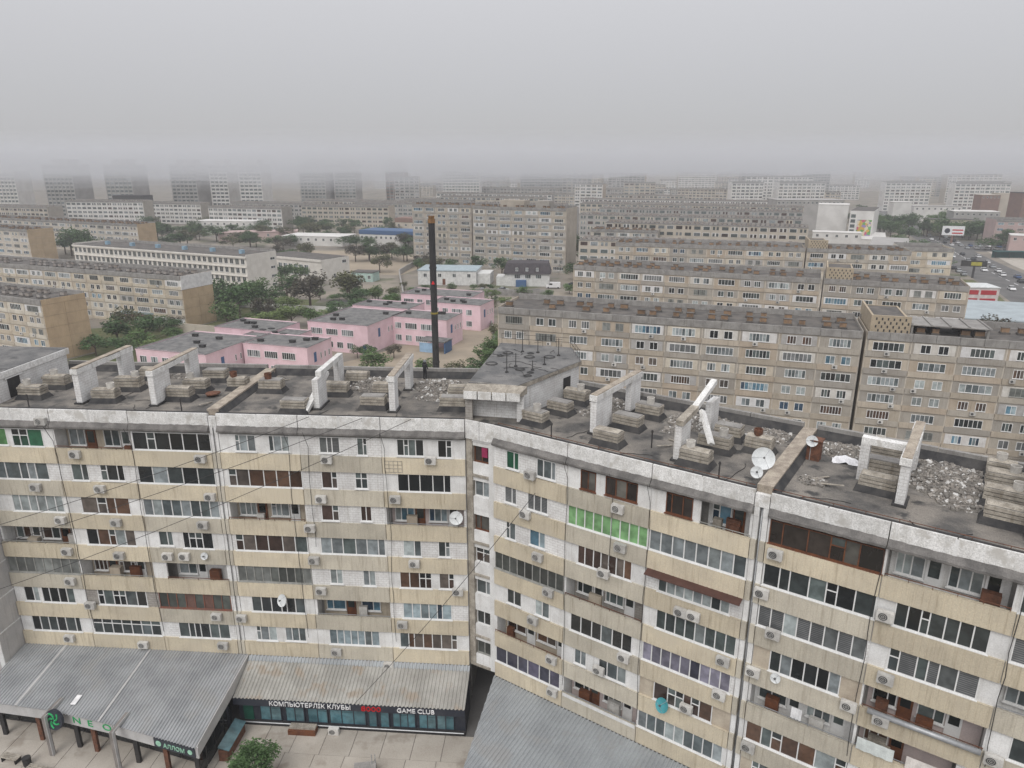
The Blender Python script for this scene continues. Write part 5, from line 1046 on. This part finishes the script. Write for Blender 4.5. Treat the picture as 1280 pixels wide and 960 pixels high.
for o in list(COL.objects):
    if 'slab block in the dense rows' in o.get('label', ''): o['group'] = o['label'].replace('block', 'blocks')
lr = [(-215, 560, 70), (-150, 520, 66), (-210, 505, 60), (-120, 560, 80), (-170, 600, 90), (-300, 560, 70), (-90, 610, 60), (-390, 520, 80)]
for i, (x, y, ln) in enumerate(lr):
    jm = ('farg', 'fart', 'farw')[i % 3]; nm_ = {'fart': 'tan', 'farg': 'grey', 'farw': 'whitish'}[jm]
    A, z = slab('apartment_block', 'hazy %s block standing below the foggy towers' % nm_, x, y, -16+rnd.uniform(-5, 5), ln, 5, 2.8, 140+i, detail=0, joint=jm, infp=.5, bay=4); A['group'] = 'hazy %s blocks below the towers' % nm_
def tower(x, y, w, d, h, m, label, seed, dark=False):
    A = thing('tower_block', label, 'tower', (x, y, 0), RAD(-6)); b = MB(); b.box(0, w, 0, d, 0, h); b.put('wall', T[m], A); st = MB(); rnd = random.Random(seed)
    nb = int(w/3.2); bw_ = w/nb
    for q in range(int(h/3)):
        for i in range(nb): st.box(i*bw_+.5, (i+1)*bw_-.5, -.12, -.003, q*3+.9, q*3+2.5, 1 if rnd.random() < .2 else 0)
    tag(st.put('windows', [G['g'][1], G['c'][0]], A), kind='stuff')
    pl = MB()
    for i in range(nb+1): pl.box(i*bw_-.25, i*bw_+.25, -.5, -.125, 0, h)
    tag(pl.put('piers', T['farg' if dark else m], A), kind='stuff'); boxo('crown', T[m], A, w*.2, w*.8, d*.2, d*.8, h+.003, h+4); return A
tower(-445, 612, 36, 18, 38, 'farw', 'white twelve storey tower half in fog', 1)
tower(-370, 585, 24, 22, 43, 'farg', 'grey gridded tower vanishing in fog beside the white tower', 2)
tower(-322, 585, 22, 22, 43, 'farg', 'grey gridded tower vanishing in fog above the black hall', 3)
tower(-286, 620, 22, 22, 43, 'farg', 'dark tower cluster in fog, widest front', 4, True); tower(-254, 622, 15, 20, 43, 'farw', 'pale tower in fog beside the dark cluster', 5); tower(-228, 618, 19, 20, 43, 'farw', 'pale striped tower in fog behind the hazy blocks', 6)
tower(-168, 700, 20, 20, 43, 'farg', 'grey tower in thick fog beside the broad gap of hazy blocks', 17); tower(-198, 690, 24, 24, 43, 'farg', 'grey tower in thick fog behind the hazy blocks', 7); tower(-123, 720, 18, 18, 43, 'farb', 'slim dark tower in thick fog', 8, True)
tower(330, 830, 26, 20, 43, 'farg', 'grey tower in thick fog beyond the avenue', 9); tower(280, 900, 40, 20, 43, 'farg', 'faint tower in thick fog beyond the mural house', 10)
tower(-75, 800, 40, 20, 42, 'farw', 'faint white tower in thick fog behind nine storey block', 11); tower(10, 860, 50, 20, 40, 'farg', 'faint grey tower in thick fog beyond the rows', 12)
house('black_hall', 'black clad hall before the gridded towers', -305, 560, -4, 24, 14, 20, T['dark'], T['dark'], 0, 'hall'); house('white_box_house', 'small white box house beside the black hall', -322, 552, -4, 14, 10, 15, T['farw'], T['farw'], 0, 'house')
slab('apartment_block', 'hazy white framed block below the black hall', -320, 525, -8, 60, 6, 2.8, 160, detail=0, joint='farw', infp=.4, bay=4)

house('market_hall', 'long low market hall with pale stepped roofs along the avenue', 158, 285, 62, 92, 16, 7, T['fart'], T['farg'], 20, 'market')
house('market_hall', 'small market hall with whitish roof beside the avenue trees', 196, 378, 64, 46, 12, 5, T['farw'], T['farw'], 8, 'market')
house('pale_store', 'pale flat store between lattice building and dense rows', 130, 470, -8, 34, 14, 9, T['farw'], T['farg'], 8, 'store')

rnd = random.Random(404)
for i in range(60):
    yy = 680+i*14+rnd.uniform(-10, 10); x = rnd.uniform(-.28, .62)*yy; jm = ('farw', 'farg', 'fart')[i % 3]; nm_ = {'fart': 'tan', 'farg': 'grey', 'farw': 'whitish'}[jm]
    A, z = slab('apartment_block', 'faint %s block in the fog at the end of the city' % nm_, x, yy, rnd.uniform(-22, 4), rnd.uniform(22, 66), rnd.choice((4, 5, 5, 6, 9, 11)), 2.8, 500+i, detail=0, joint=jm, infp=.5, bay=5, vents=False, par=.6); A['group'] = 'faint %s blocks in the fog' % nm_
# ------------------------------------------------------------------ roads and yards
def sheet(name, pts, m, z=.004):
    b = MB(); i = 0; b.v = [(x, y, z) for x, y in pts]; b.f = [tuple(range(len(pts)))]; b.m = [0]; return tag(b.put(name, m), kind='structure')
AV_L = [(130, 120), (146, 180), (160, 222), (171, 248), (181, 277), (195, 315), (214, 362), (231, 402), (290, 560), (360, 760)]
AV_R = [(160, 120), (178, 190), (192, 235), (201, 262), (210, 290), (222, 325), (238, 368), (252, 402), (312, 560), (384, 760)]
sheet('avenue', AV_L+AV_R[::-1], T['asphalt'], .006)
sheet('car_park', [(236, 372), (262, 365), (285, 415), (258, 425)], T['asphalt'], .008)
sheet('pavement', [(206, 268), (240, 262), (275, 340), (246, 372), (224, 320)], T['paving'], .010)
T['grass'] = mat('dry_grass', (.075, .10, .035), (.13, .125, .06), .4, .95, fine=.2)
sheet('verge', [(150, 205), (158, 222), (170, 248), (180, 277), (174, 279), (163, 250), (150, 224), (140, 205)], T['grass'], .012)
sheet('yard_path', [(-60, 225), (-20, 236), (10, 250), (10, 256), (-22, 243), (-60, 232)], T['asphalt'], .006)
sheet('school_road', [(-84, 218), (-40, 214), (-40, 220), (-84, 226)], T['asphalt'], .006)
sheet('nursery_yard', [(-75, 118), (6, 105), (8, 190), (-8, 200), (-35, 160)], mat('sandy_yard', (.33, .275, .21), (.26, .22, .17), .15, .95, fine=.15), .005)
sheet('lawn', [(-120, 165), (-84, 150), (-66, 185), (-64, 235), (-84, 235), (-92, 200), (-118, 190)], T['grass'], .007)
sheet('sports_field', [(-110, 300), (-45, 290), (-35, 330), (-60, 378), (-130, 372)], mat('sandy_field', (.36, .30, .225), (.3, .25, .19), .08, .95, fine=.1), .006)
sheet('street_behind', [(-14, 110), (90, 78), (92, 84), (-12, 116)], T['asphalt'], .007)
mk = thing('lane_marking', 'x', 'x'); del mk['label']; del mk['category']; mk['kind'] = 'structure'
for (a, e), (c_, d_) in zip(zip(AV_L[2:], AV_R[2:]), zip(AV_L[3:], AV_R[3:])):
    for f in (.5,):
        p = Vector(a).lerp(Vector(e), f); q = Vector(c_).lerp(Vector(d_), f); n = max(2, int((q-p).length/8)); t = (q-p).normalized(); nn = Vector((-t.y, t.x))*.14
        for i in range(n):
            u = p.lerp(q, i/n); v = u+t*5; b = MB(); b.quad((*(u-nn), .010), (*(v-nn), .010), (*(v+nn), .010), (*(u+nn), .010)); b.put('dash', T['signw'], mk)
def wall(label, pts, h, m, cat='wall', th=.3, name='yard_wall'):
    A = thing(name, label, cat)
    for p, q in zip(pts, pts[1:]):
        p, q = Vector(p), Vector(q); L_ = (q-p).length; n = max(1, int(L_/4)); t = (q-p).normalized(); nn = Vector((-t.y, t.x))*th/2
        for i in range(n):
            u = p.lerp(q, i/n)+t*.03; v = p.lerp(q, (i+1)/n)-t*.03; b = MB(); b.prism([tuple(u-nn), tuple(v-nn), tuple(v+nn), tuple(u+nn)], 0, h); b.put('wall_segment', m, A)
    return A
wall('grey concrete wall around the dusty yard behind the nursery', [(-36, 232), (-10, 244), (14, 240)], 2.2, T['concreteg'])
wall('dark wall running from the yard toward the blue roof hall', [(-36, 234), (-46, 290), (-40, 350)], 2.2, T['farg'])
wall('pale concrete wall below the school trees', [(-86, 222), (-40, 210)], 1.6, T['farw'])
wall('tan yard wall at the foot of the tan end wall', [(-88, 186), (-76, 182), (-72, 196)], 2.6, T['fart'])
wall('low wall along the nursery yard by the brown block', [(-6, 200), (-3, 150), (-6, 128)], 1.4, T['concreteg'])
# billboard and bridge sign
BB = thing('billboard', 'white billboard with red lettering above the car park', 'billboard', (245, 402, 0), RAD(-15))
boxo('panel', T['signw'], BB, -5.5, 5.5, -.3, 0, 5.4, 10.4); boxo('post', T['farb'], BB, -.5, .5, -.2, .2, 0, 5.39)
boxo('red_stripe', T['signr'], BB, -.5, 4.8, -.34, -.302, 6.2, 6.9); boxo('red_stripe', T['signr'], BB, -.5, 4.8, -.34, -.302, 7.9, 8.6); b = MB(); b.cyl((-3, -.34, 7.8), (-3, -.302, 7.8), 1.4, 1.4, 16); b.put('logo_disc', T['navy'], BB)
BG = thing('road_sign_gantry', 'dark sign board with yellow panel over the avenue verge', 'sign', (183, 282, 0), RAD(-20)); boxo('board', T['dark'], BG, -5, 4, -.2, 0, 4.5, 6.8); boxo('yellow_panel', mat('yellow_sign', (.4, .36, .06), None, 1, .6), BG, -1.5, 2.2, -.25, -.202, 4.9, 6.3); boxo('post', T['dark'], BG, -.6, .2, -.1, .1, 0, 4.49)
BS = thing('bus_stop', 'long dark green bus shelter on the pavement', 'bus shelter', (232, 344, 0), RAD(-6)); boxo('shelter_wall', mat('dark_teal', (.03, .1, .1), None, 1, .7), BS, 0, 20, 3, 3.2, 0, 3); boxo('shelter_roof', bpy.data.materials['dark_teal'], BS, -.3, 20.3, 0, 3.4, 3.01, 3.3)
for x in (.2, 6.5, 13, 19.5): boxo('post', T['dark'], BS, x, x+.2, .3, .5, 0, 3)
# ------------------------------------------------------------------ vehicles
def car_proto(cname, c_, van=False):
    A = thing('parked_car', '', 'car'); m = mat('car_'+cname, c_, tuple(x*.9 for x in c_), 1, .3, fine=0, spec=.5)
    L_, w_ = (2.6, .98) if van else (2.15, .87)
    prof = [(-L_, .35), (-L_, .85), (-L_+.25, 1.0), (-L_+.9, 1.02), (L_-1.15, .98), (L_-.2, .8), (L_, .6), (L_, .35)] if not van else [(-L_, .4), (-L_, 2.1), (-L_+.1, 2.2), (L_-1.5, 2.2), (L_-.7, 1.25), (L_-.1, 1.05), (L_, .6), (L_, .4)]
    b = MB(); n = len(prof); b.v = [(x, -w_, z) for x, z in prof]+[(x, w_, z) for x, z in prof]
    for i in range(n): b.f.append((i, n+i, n+(i+1) % n, (i+1) % n)); b.m.append(0)
    b.f.append(tuple(range(n))); b.f.append(tuple(range(2*n-1, n-1, -1))); b.m += [0, 0]; put('body', b.mesh('body', m), A)
    if not van:
        b = MB(); lo = [(-L_+.5, -w_+.04), (L_-1.3, -w_+.04), (L_-1.3, w_-.04), (-L_+.5, w_-.04)]; hi = [(-L_+1.05, -w_+.2), (L_-2.05, -w_+.2), (L_-2.05, w_-.2), (-L_+1.05, w_-.2)]
        b.v = [(*p, 1.0) for p in lo]+[(*p, 1.44) for p in hi]
        for i in range(4): b.f.append((i, (i+1) % 4, 4+(i+1) % 4, 4+i)); b.m.append(0)
        put('window_glass', b.mesh('window_glass', G['g'][2]), A); b = MB(); b.box(-L_+1.03, L_-2.03, -w_+.18, w_-.18, 1.441, 1.49); put('roof', b.mesh('roof', m), A)
    else:
        b = MB(); b.quad((L_-1.47, -w_+.1, 2.14), (L_-1.47, w_-.1, 2.14), (L_-.72, w_-.1, 1.3), (L_-.72, -w_+.1, 1.3)); b.box(L_-2.3, L_-1.2, -w_-.01, w_+.01, 1.3, 1.9); put('window_glass', b.mesh('window_glass', G['g'][2]), A)
    b = MB(); b.cyl((0, -.1, 0), (0, .1, 0), .33, .33, 14); me = b.mesh('wheel', T['dark'])
    for x in (-L_+.8, L_-.85):
        for y in (-w_+.08, w_-.08): put('wheel', me, A, (x, y, .33))
    return A
protos = {'white': car_proto('white', (.7, .7, .7)), 'silver': car_proto('silver', (.38, .4, .41)), 'dark': car_proto('dark', (.025, .028, .035)), 'blue': car_proto('blue', (.05, .09, .2)), 'van': car_proto('van', (.72, .72, .72), True)}
used = set(); LAB = {'white': 'white car', 'silver': 'silver grey car', 'dark': 'dark car', 'blue': 'blue car', 'van': 'white van'}
def car(kind, x, y, an, where):
    o = protos[kind] if kind not in used else copy_tree(protos[kind]); used.add(kind)
    o.location = (x, y, .012); o.rotation_euler = (0, 0, an); o['label'] = LAB[kind]+' '+where; o['group'] = LAB[kind]+'s '+where; o['category'] = 'van' if kind == 'van' else 'car'
rnd = random.Random(15)
def avp(y, f):
    for (a, e), (c_, d_) in zip(zip(AV_L, AV_R), zip(AV_L[1:], AV_R[1:])):
        if a[1] <= y <= c_[1]:
            t = (y-a[1])/(c_[1]-a[1]); l = Vector(a).lerp(Vector(c_), t); r = Vector(e).lerp(Vector(d_), t); p = l.lerp(r, f); return p.x, p.y, math.atan2(c_[1]-a[1], c_[0]-a[0])
for y, f, k in ((212, .62, 'van'), (233, .3, 'white'), (250, .25, 'white'), (262, .62, 'dark'), (272, .72, 'blue'), (280, .55, 'white'), (291, .62, 'white'), (296, .4, 'white'), (304, .68, 'silver'), (312, .55, 'silver'), (318, .75, 'white'), (326, .42, 'silver'), (332, .6, 'dark'), (340, .8, 'white'), (345, .25, 'white'), (352, .55, 'dark'), (362, .3, 'white'), (376, .5, 'silver'), (392, .35, 'white'), (412, .6, 'dark'), (430, .4, 'white'), (455, .55, 'white'), (470, .35, 'silver'), (490, .6, 'white'), (520, .4, 'dark')):
    x, yy, an = avp(y, f); car(k, x, yy, an+(math.pi if f < .5 else 0), 'driving on the avenue')
for i in range(14):
    car(rnd.choice(('white', 'silver', 'blue', 'dark', 'white')), 243+(i % 7)*4.2, 384+(i//7)*14-(i % 7)*1.6, RAD(70), 'parked below the billboard')
for i in range(9): x, yy, an = avp(290+i*9, -.08); car(rnd.choice(('white', 'white', 'silver', 'dark')), x, yy, an, 'parked along the avenue kerb')
car('van', 15, 257.5, RAD(175), 'parked by the mansard house'); car('dark', 22, 262, RAD(150), 'parked by the mansard house'); car('silver', -3, 251, RAD(-20), 'parked by the mansard house'); car('silver', -10, 249, RAD(-20), 'parked by the mansard house')
for i in range(10): x, yy, an = avp(410+i*11, .93); car(rnd.choice(('white', 'dark', 'silver')), x, yy, an, 'parked along the far avenue')
for k in protos:
    if k not in used: pass
# ------------------------------------------------------------------ trees
T['bark'] = mat('bark', (.10, .075, .055), (.07, .05, .04), 3, .95)
LEAF = {}
for nm_, c_ in (('deep', (.075, .135, .048)), ('mid', (.105, .175, .055)), ('light', (.16, .22, .07)), ('olive', (.125, .13, .06)), ('plum', (.085, .075, .05))):
    LEAF[nm_] = mat('leaf_'+nm_, c_, tuple(x*.55 for x in c_), .9, .75, fine=.15, objvar=.15)
def crown_mesh(seed, n, leaf, m, clumps=14, flat=.8):
    rnd = random.Random(seed); b = MB(); C = []
    for _ in range(clumps):
        t = rnd.uniform(0, 6.28); q = rnd.uniform(.25, .75); z = rnd.uniform(-.5, .75); C.append((q*math.cos(t)*(1-.35*max(0, z)), q*math.sin(t)*(1-.35*max(0, z)), z*flat, rnd.uniform(.22, .42)))
    C.append((0, 0, .2, .5))
    for _ in range(n):
        c_ = rnd.choice(C); d = Vector((rnd.gauss(0, 1), rnd.gauss(0, 1), rnd.gauss(0, 1))).normalized()*c_[3]*rnd.uniform(.55, 1.12); p = Vector(c_[:3])+d
        s_ = leaf*rnd.uniform(.6, 1.4); u = Vector((rnd.gauss(0, 1), rnd.gauss(0, 1), rnd.gauss(0, .6))).normalized(); w = u.cross(Vector((rnd.gauss(0, 1), rnd.gauss(0, 1), rnd.gauss(0, 1)))).normalized()
        b.quad(tuple(p-u*s_), tuple(p-w*s_*.55), tuple(p+u*s_), tuple(p+w*s_*.55))
    return b.mesh('crown', LEAF[m])
def trunk_mesh(seed):
    rnd = random.Random(seed); b = MB(); b.cyl((0, 0, 0), (0, 0, .5), .035, .026, 7)
    for k in range(6):
        t = k*1.05+rnd.uniform(0, .5); z = rnd.uniform(.32, .5); e = (math.cos(t)*.3, math.sin(t)*.3, z+rnd.uniform(.2, .4)); b.cyl((0, 0, z), e, .016, .006, 5)
        b.cyl(e, (e[0]*1.5, e[1]*1.5, e[2]+.12), .006, .003, 4)
    return b.mesh('trunk', T['bark'])
CR = {(k, v): crown_mesh(200+i*3+v, 1300, .07, k) for i, k in enumerate(LEAF) for v in range(3)}
TR = [trunk_mesh(300+i) for i in range(3)]
def tree(x, y, h, r, kind, label, group=None, z=0, name='leafy_tree', v=None, flat=1., mesh=None):
    if group:
        tn = {'deep': 'dark green', 'mid': 'mid green', 'light': 'light green', 'olive': 'olive', 'plum': 'brownish'}[kind]
        for q_ in ('hazy dark ', 'hazy ', 'large dark ', 'dense green ', 'green ', ''):
            if label.startswith(q_): label = q_.replace('dark ', '').replace('green ', '')+tn+' '+label[len(q_):]; break
        group = group+', '+tn
    if h < 4.1 and name == 'leafy_tree': name = 'shrub'
    A = thing(name, label, 'tree' if h > 2.5 else 'bush', (x, y, z), random.Random(int(x*7+y)).uniform(0, 6), group)
    put('trunk', TR[int(abs(x)+y) % 3], A, (0, 0, 0), (0, 0, 0), (h, h, h)); ch = h*.36*flat
    put('crown', mesh or CR[(kind, (int(abs(x)*3+y) % 3) if v is None else v)], A, (0, 0, h-ch*.95), (0, 0, 0), (r*1.12, r*1.12, ch*1.2)); return A
near = crown_mesh(900, 5200, .045, 'deep', 20); near2 = crown_mesh(901, 2600, .06, 'mid', 16)
tree(-18.6, 40.6, 3.5, 2.0, 'deep', 'dark green tree on the paving before the computer club', mesh=near)
tree(-21.8, 40.0, 1.6, 1.1, 'olive', 'small shrub between the tree and the round-sign shop')
G1 = 'trees between the tan end wall and the school'
for x, y, h, r, k in ((-79, 203, 10.5, 6, 'deep'), (-73, 210, 9, 5, 'deep'), (-78, 191, 7.5, 4.5, 'mid'), (-70, 197, 7.5, 4, 'plum'), (-88, 216, 10, 6, 'deep'), (-80, 220, 9, 5, 'mid'), (-84, 205, 9, 5, 'deep'), (-74, 232, 9, 5, 'deep')): tree(x, y, h, r, k, 'bushy tree between the tan end wall and the school', G1)
G2 = 'trees on the lawn below the school'
for x, y, h, r, k in ((-62, 216, 12, 6.5, 'plum'), (-66, 206, 6, 4, 'light'), (-61, 193, 6, 5, 'light'), (-67, 190, 5, 4, 'light'), (-56, 194, 5, 3.5, 'mid'), (-52, 226, 11, 5.5, 'olive'), (-48, 220, 6, 5, 'deep'), (-51, 205, 5, 4, 'deep'), (-46, 210, 5, 4.5, 'deep'), (-56, 240, 8, 4, 'olive'), (-85, 262, 8, 5, 'deep'), (-80, 268, 7, 4, 'mid')): tree(x, y, h, r, k, 'bushy tree on the lawn below the school', G2)
G3 = 'trees and shrubs between the two tan end walls'
for x, y, h, r, k in ((-98, 172, 7, 4.5, 'deep'), (-94, 178, 6, 4, 'deep'), (-90, 168, 5, 3.5, 'mid'), (-102, 184, 7, 4, 'olive'), (-97, 188, 4.5, 4, 'deep'), (-90, 184, 4, 3, 'deep'), (-86, 176, 3.5, 3, 'mid'), (-92, 192, 4, 3, 'plum'), (-82, 170, 3, 2.6, 'mid'), (-84, 162, 4, 3, 'light'), (-90, 160, 5, 3, 'deep'), (-98, 162, 5, 4, 'deep'), (-104, 200, 8, 4, 'olive')): tree(x, y, h, r, k, 'leafy tree or shrub between the two tan end walls', G3)
G4 = 'bushes in the nursery yard'
for x, y, h, r, k in ((-29.3, 147, 5.2, 4, 'mid'), (-33, 158.5, 3.4, 2.2, 'deep'), (-27.5, 160, 3.2, 2, 'plum'), (-18.2, 144, 4.2, 2.6, 'mid'), (-12, 142, 4, 2.8, 'olive'), (-5.5, 150, 5.2, 3.4, 'mid'), (-3.5, 158, 5, 3.4, 'mid'), (-7.5, 142, 4.5, 3, 'deep'), (-2, 168, 5, 3, 'mid'), (-4, 178, 4, 2.6, 'olive'), (-36, 160, 3, 2, 'deep'), (-2.5, 145, 5, 3, 'deep')): tree(x, y, h, r, k, 'green bush in the nursery yard', G4)
G5 = 'hazy trees around the dusty field'
for i in range(34):
    x = rnd.uniform(-150, -38); y = rnd.choice((rnd.uniform(292, 318), rnd.uniform(330, 345), rnd.uniform(372, 400))); tree(x, y, rnd.uniform(5, 8.5), rnd.uniform(3.5, 6), rnd.choice(('deep', 'deep', 'olive', 'plum')), 'hazy dark tree around the dusty field', G5)
for i in range(30): tree(rnd.uniform(-260, -90), rnd.uniform(425, 530), rnd.uniform(6, 10), rnd.uniform(4, 7), rnd.choice(('deep', 'olive')), 'hazy dark tree in the belt behind the field', 'hazy trees in the belt behind the field')
for x, y, h, r in ((-216, 352, 13, 8), (-208, 346, 14, 7), (-200, 342, 11, 7), (-224, 360, 10, 6), (-192, 338, 9, 5)): tree(x, y, h, r, 'deep', 'large dark tree between hazy sandy blocks', 'dark trees between the hazy sandy blocks')
for x, y, h, r, k in ((-24, 288, 7, 4.5, 'deep'), (-32, 296, 7, 4, 'olive'), (-14, 290, 8, 4, 'deep'), (-4, 284, 8, 5, 'deep'), (24, 276, 7, 4, 'deep'), (34, 290, 11, 7, 'mid'), (40, 300, 10, 7, 'deep'), (28, 268, 5, 3, 'deep'), (44, 312, 9, 6, 'olive'), (20, 246, 3.5, 3, 'mid'), (4, 242, 3, 3, 'mid'), (12, 236, 3, 2.5, 'mid')): tree(x, y, h, r, k, 'green tree near the mansard house', 'trees near the mansard house')
for i in range(26):
    x, yy, an = avp(300+i*9, -.35-rnd.uniform(0, .5)) if i % 2 else avp(370+i*6, 1.35+rnd.uniform(0, 1.2)); tree(x, yy, rnd.uniform(6, 10), rnd.uniform(4.5, 7), rnd.choice(('deep', 'deep', 'mid')), 'dense green tree along the avenue', 'trees along the avenue')
for x, y, h, r, k in ((176, 298, 9, 6.5, 'deep'), (181, 306, 9, 6, 'deep'), (172, 290, 8, 5, 'mid'), (188, 315, 8, 5, 'deep')): tree(x, y, h, r, k, 'dense green tree between beige block end and avenue', 'trees between the beige block end and the avenue')
for i in range(22): tree(rnd.uniform(225, 400), rnd.uniform(420, 520), rnd.uniform(7, 12), rnd.uniform(5, 8), rnd.choice(('deep', 'mid')), 'dense green tree behind the car park', 'trees behind the car park')
for i in range(26): tree(rnd.uniform(244, 305), rnd.uniform(425, 490), rnd.uniform(8, 12), rnd.uniform(5, 8), rnd.choice(('deep', 'deep', 'mid')), 'dense green tree behind the car park', 'trees behind the car park')
for i in range(14): tree(rnd.uniform(140, 300), rnd.uniform(500, 640), rnd.uniform(7, 11), rnd.uniform(5, 8), 'deep', 'hazy dark tree among far houses', 'hazy trees among the far houses')
tree(77.5, 94.5, 7.5, 3.5, 'mid', 'green tree before the brown block by the rubble roof', v=0); tree(119, 168, 8, 5, 'plum', 'bare brownish tree beside the pale blue market roof'); tree(60, 175, 7, 4, 'deep', 'dark tree between the first and second rear blocks')
tree(14, 176, 6, 4, 'deep', 'dark tree at the end of the second rear block')
for i in range(40):
    x = rnd.uniform(-100, -42); y = rnd.uniform(186, 250)
    if (-92 < x < -60 and y > 236) or (x > -70 and y > 200 and x < -44 and y < 206): continue
    tree(x, y, rnd.uniform(1.6, 4), rnd.uniform(1.4, 3), rnd.choice(('deep', 'mid', 'light', 'olive')), 'low shrub on the lawn below the school', 'shrubs on the lawn below the school')
for i in range(26): tree(rnd.uniform(-60, -5), rnd.uniform(214, 256), rnd.uniform(1.4, 3.2), rnd.uniform(1.2, 2.6), rnd.choice(('deep', 'mid', 'olive')), 'low shrub on the dusty ground behind the nursery', 'shrubs on the dusty ground behind the nursery')
for i in range(26): tree(rnd.uniform(-230, -50), rnd.choice((rnd.uniform(384, 396), rnd.uniform(420, 470))), rnd.uniform(6, 10), rnd.uniform(5, 8), rnd.choice(('deep', 'deep', 'olive')), 'hazy dark tree in the belt behind the field', 'hazy trees in the belt behind the field')
for i in range(12): tree(rnd.uniform(-330, -70), rnd.uniform(330, 560), rnd.uniform(5, 9), rnd.uniform(4, 7), rnd.choice(('deep', 'deep', 'olive')), 'hazy tree scattered among the far yards', 'hazy trees scattered among the far yards')
for i in range(34):
    x, y = rnd.choice(((rnd.uniform(-34, -6), rnd.uniform(212, 228)), (rnd.uniform(-8, 12), rnd.uniform(205, 236)), (rnd.uniform(-46, -36), rnd.uniform(200, 240)), (rnd.uniform(-40, -28), rnd.uniform(284, 300)), (rnd.uniform(-6, 0), rnd.uniform(135, 185))))
    tree(x, y, rnd.uniform(3, 6), rnd.uniform(2, 3.6), rnd.choice(('mid', 'deep', 'mid', 'olive', 'light')), 'leafy tree in the gaps around the pink nursery', 'trees in the gaps around the pink nursery')
for i in range(14):
    yy = rnd.uniform(300, 520); x_ = rnd.uniform(.03, .36)*yy; tree(x_, yy+12, rnd.uniform(7, 15), rnd.uniform(4, 6), rnd.choice(('deep', 'olive')), 'hazy tree between the dense rows of slab blocks', 'hazy trees between the dense rows')
# ------------------------------------------------------------------ air: haze and low cloud
def volbox(name, x0, x1, y0, y1, z0, z1, dens, colr, an=0.):
    b = MB(); b.box(x0, x1, y0, y1, z0, z1); m = bpy.data.materials.new(name+'_air'); m.use_nodes = True; N = m.node_tree.nodes; N.clear(); o_ = N.new('ShaderNodeOutputMaterial'); v = N.new('ShaderNodeVolumePrincipled')
    v.inputs['Color'].default_value = (*colr, 1); v.inputs['Density'].default_value = dens; v.inputs['Anisotropy'].default_value = an; m.node_tree.links.new(v.outputs[0], o_.inputs['Volume']); return tag(b.put(name, m), kind='stuff')
volbox('haze', -4600, 4600, -1600, 6600, -1, 56, .00038, (.96, .97, 1.0))
from mathutils import noise as mnoise
def cloud_bank(name, x0, x1, y0, y1, zb, zt, amp, dens, seed, nx=44, ny=26):
    # closed cloud with a ragged, sagging underside
    b = MB(); V = {}
    for i in range(nx+1):
        for j in range(ny+1):
            x = x0+(x1-x0)*i/nx; y = y0+(y1-y0)*(j/ny)**1.5
            q = mnoise.fractal(Vector((x*.006+seed, y*.006, 0)), .9, 2.1, 4)
            V[i, j] = len(b.v); b.v.append((x, y + (18*mnoise.noise(Vector((x*.01, seed, 3))) if j == 0 else 0), zb+amp*q))
    n = len(b.v)
    b.v += [(v[0], v[1], zt) for v in b.v[:n]]
    for i in range(nx):
        for j in range(ny):
            a, c_, d, e = V[i, j], V[i+1, j], V[i+1, j+1], V[i, j+1]; b.f.append((a, e, d, c_)); b.f.append((a+n, c_+n, d+n, e+n)); b.m += [0, 0]
    for i in range(nx):
        for j, fl in ((0, 0), (ny, 1)):
            a, c_ = V[i, j], V[i+1, j]; b.f.append((a, c_, c_+n, a+n) if not fl else (c_, a, a+n, c_+n)); b.m.append(0)
    for j in range(ny):
        for i, fl in ((0, 1), (nx, 0)):
            a, c_ = V[i, j], V[i, j+1]; b.f.append((a, c_, c_+n, a+n) if not fl else (c_, a, a+n, c_+n)); b.m.append(0)
    m = bpy.data.materials.new(name+'_air'); m.use_nodes = True; N = m.node_tree.nodes; N.clear(); o_ = N.new('ShaderNodeOutputMaterial'); v = N.new('ShaderNodeVolumePrincipled')
    v.inputs['Color'].default_value = (.96, .97, 1, 1); v.inputs['Density'].default_value = dens; m.node_tree.links.new(v.outputs[0], o_.inputs['Volume'])
    return tag(b.put(name, m), kind='stuff')
cloud_bank('low_cloud', -1500, 1500, 270, 2400, 36.5, 55, 8, .0055, 1.3)
cloud_bank('low_cloud', -1500, 60, 450, 2400, 28, 54, 6, .0022, 7.7)
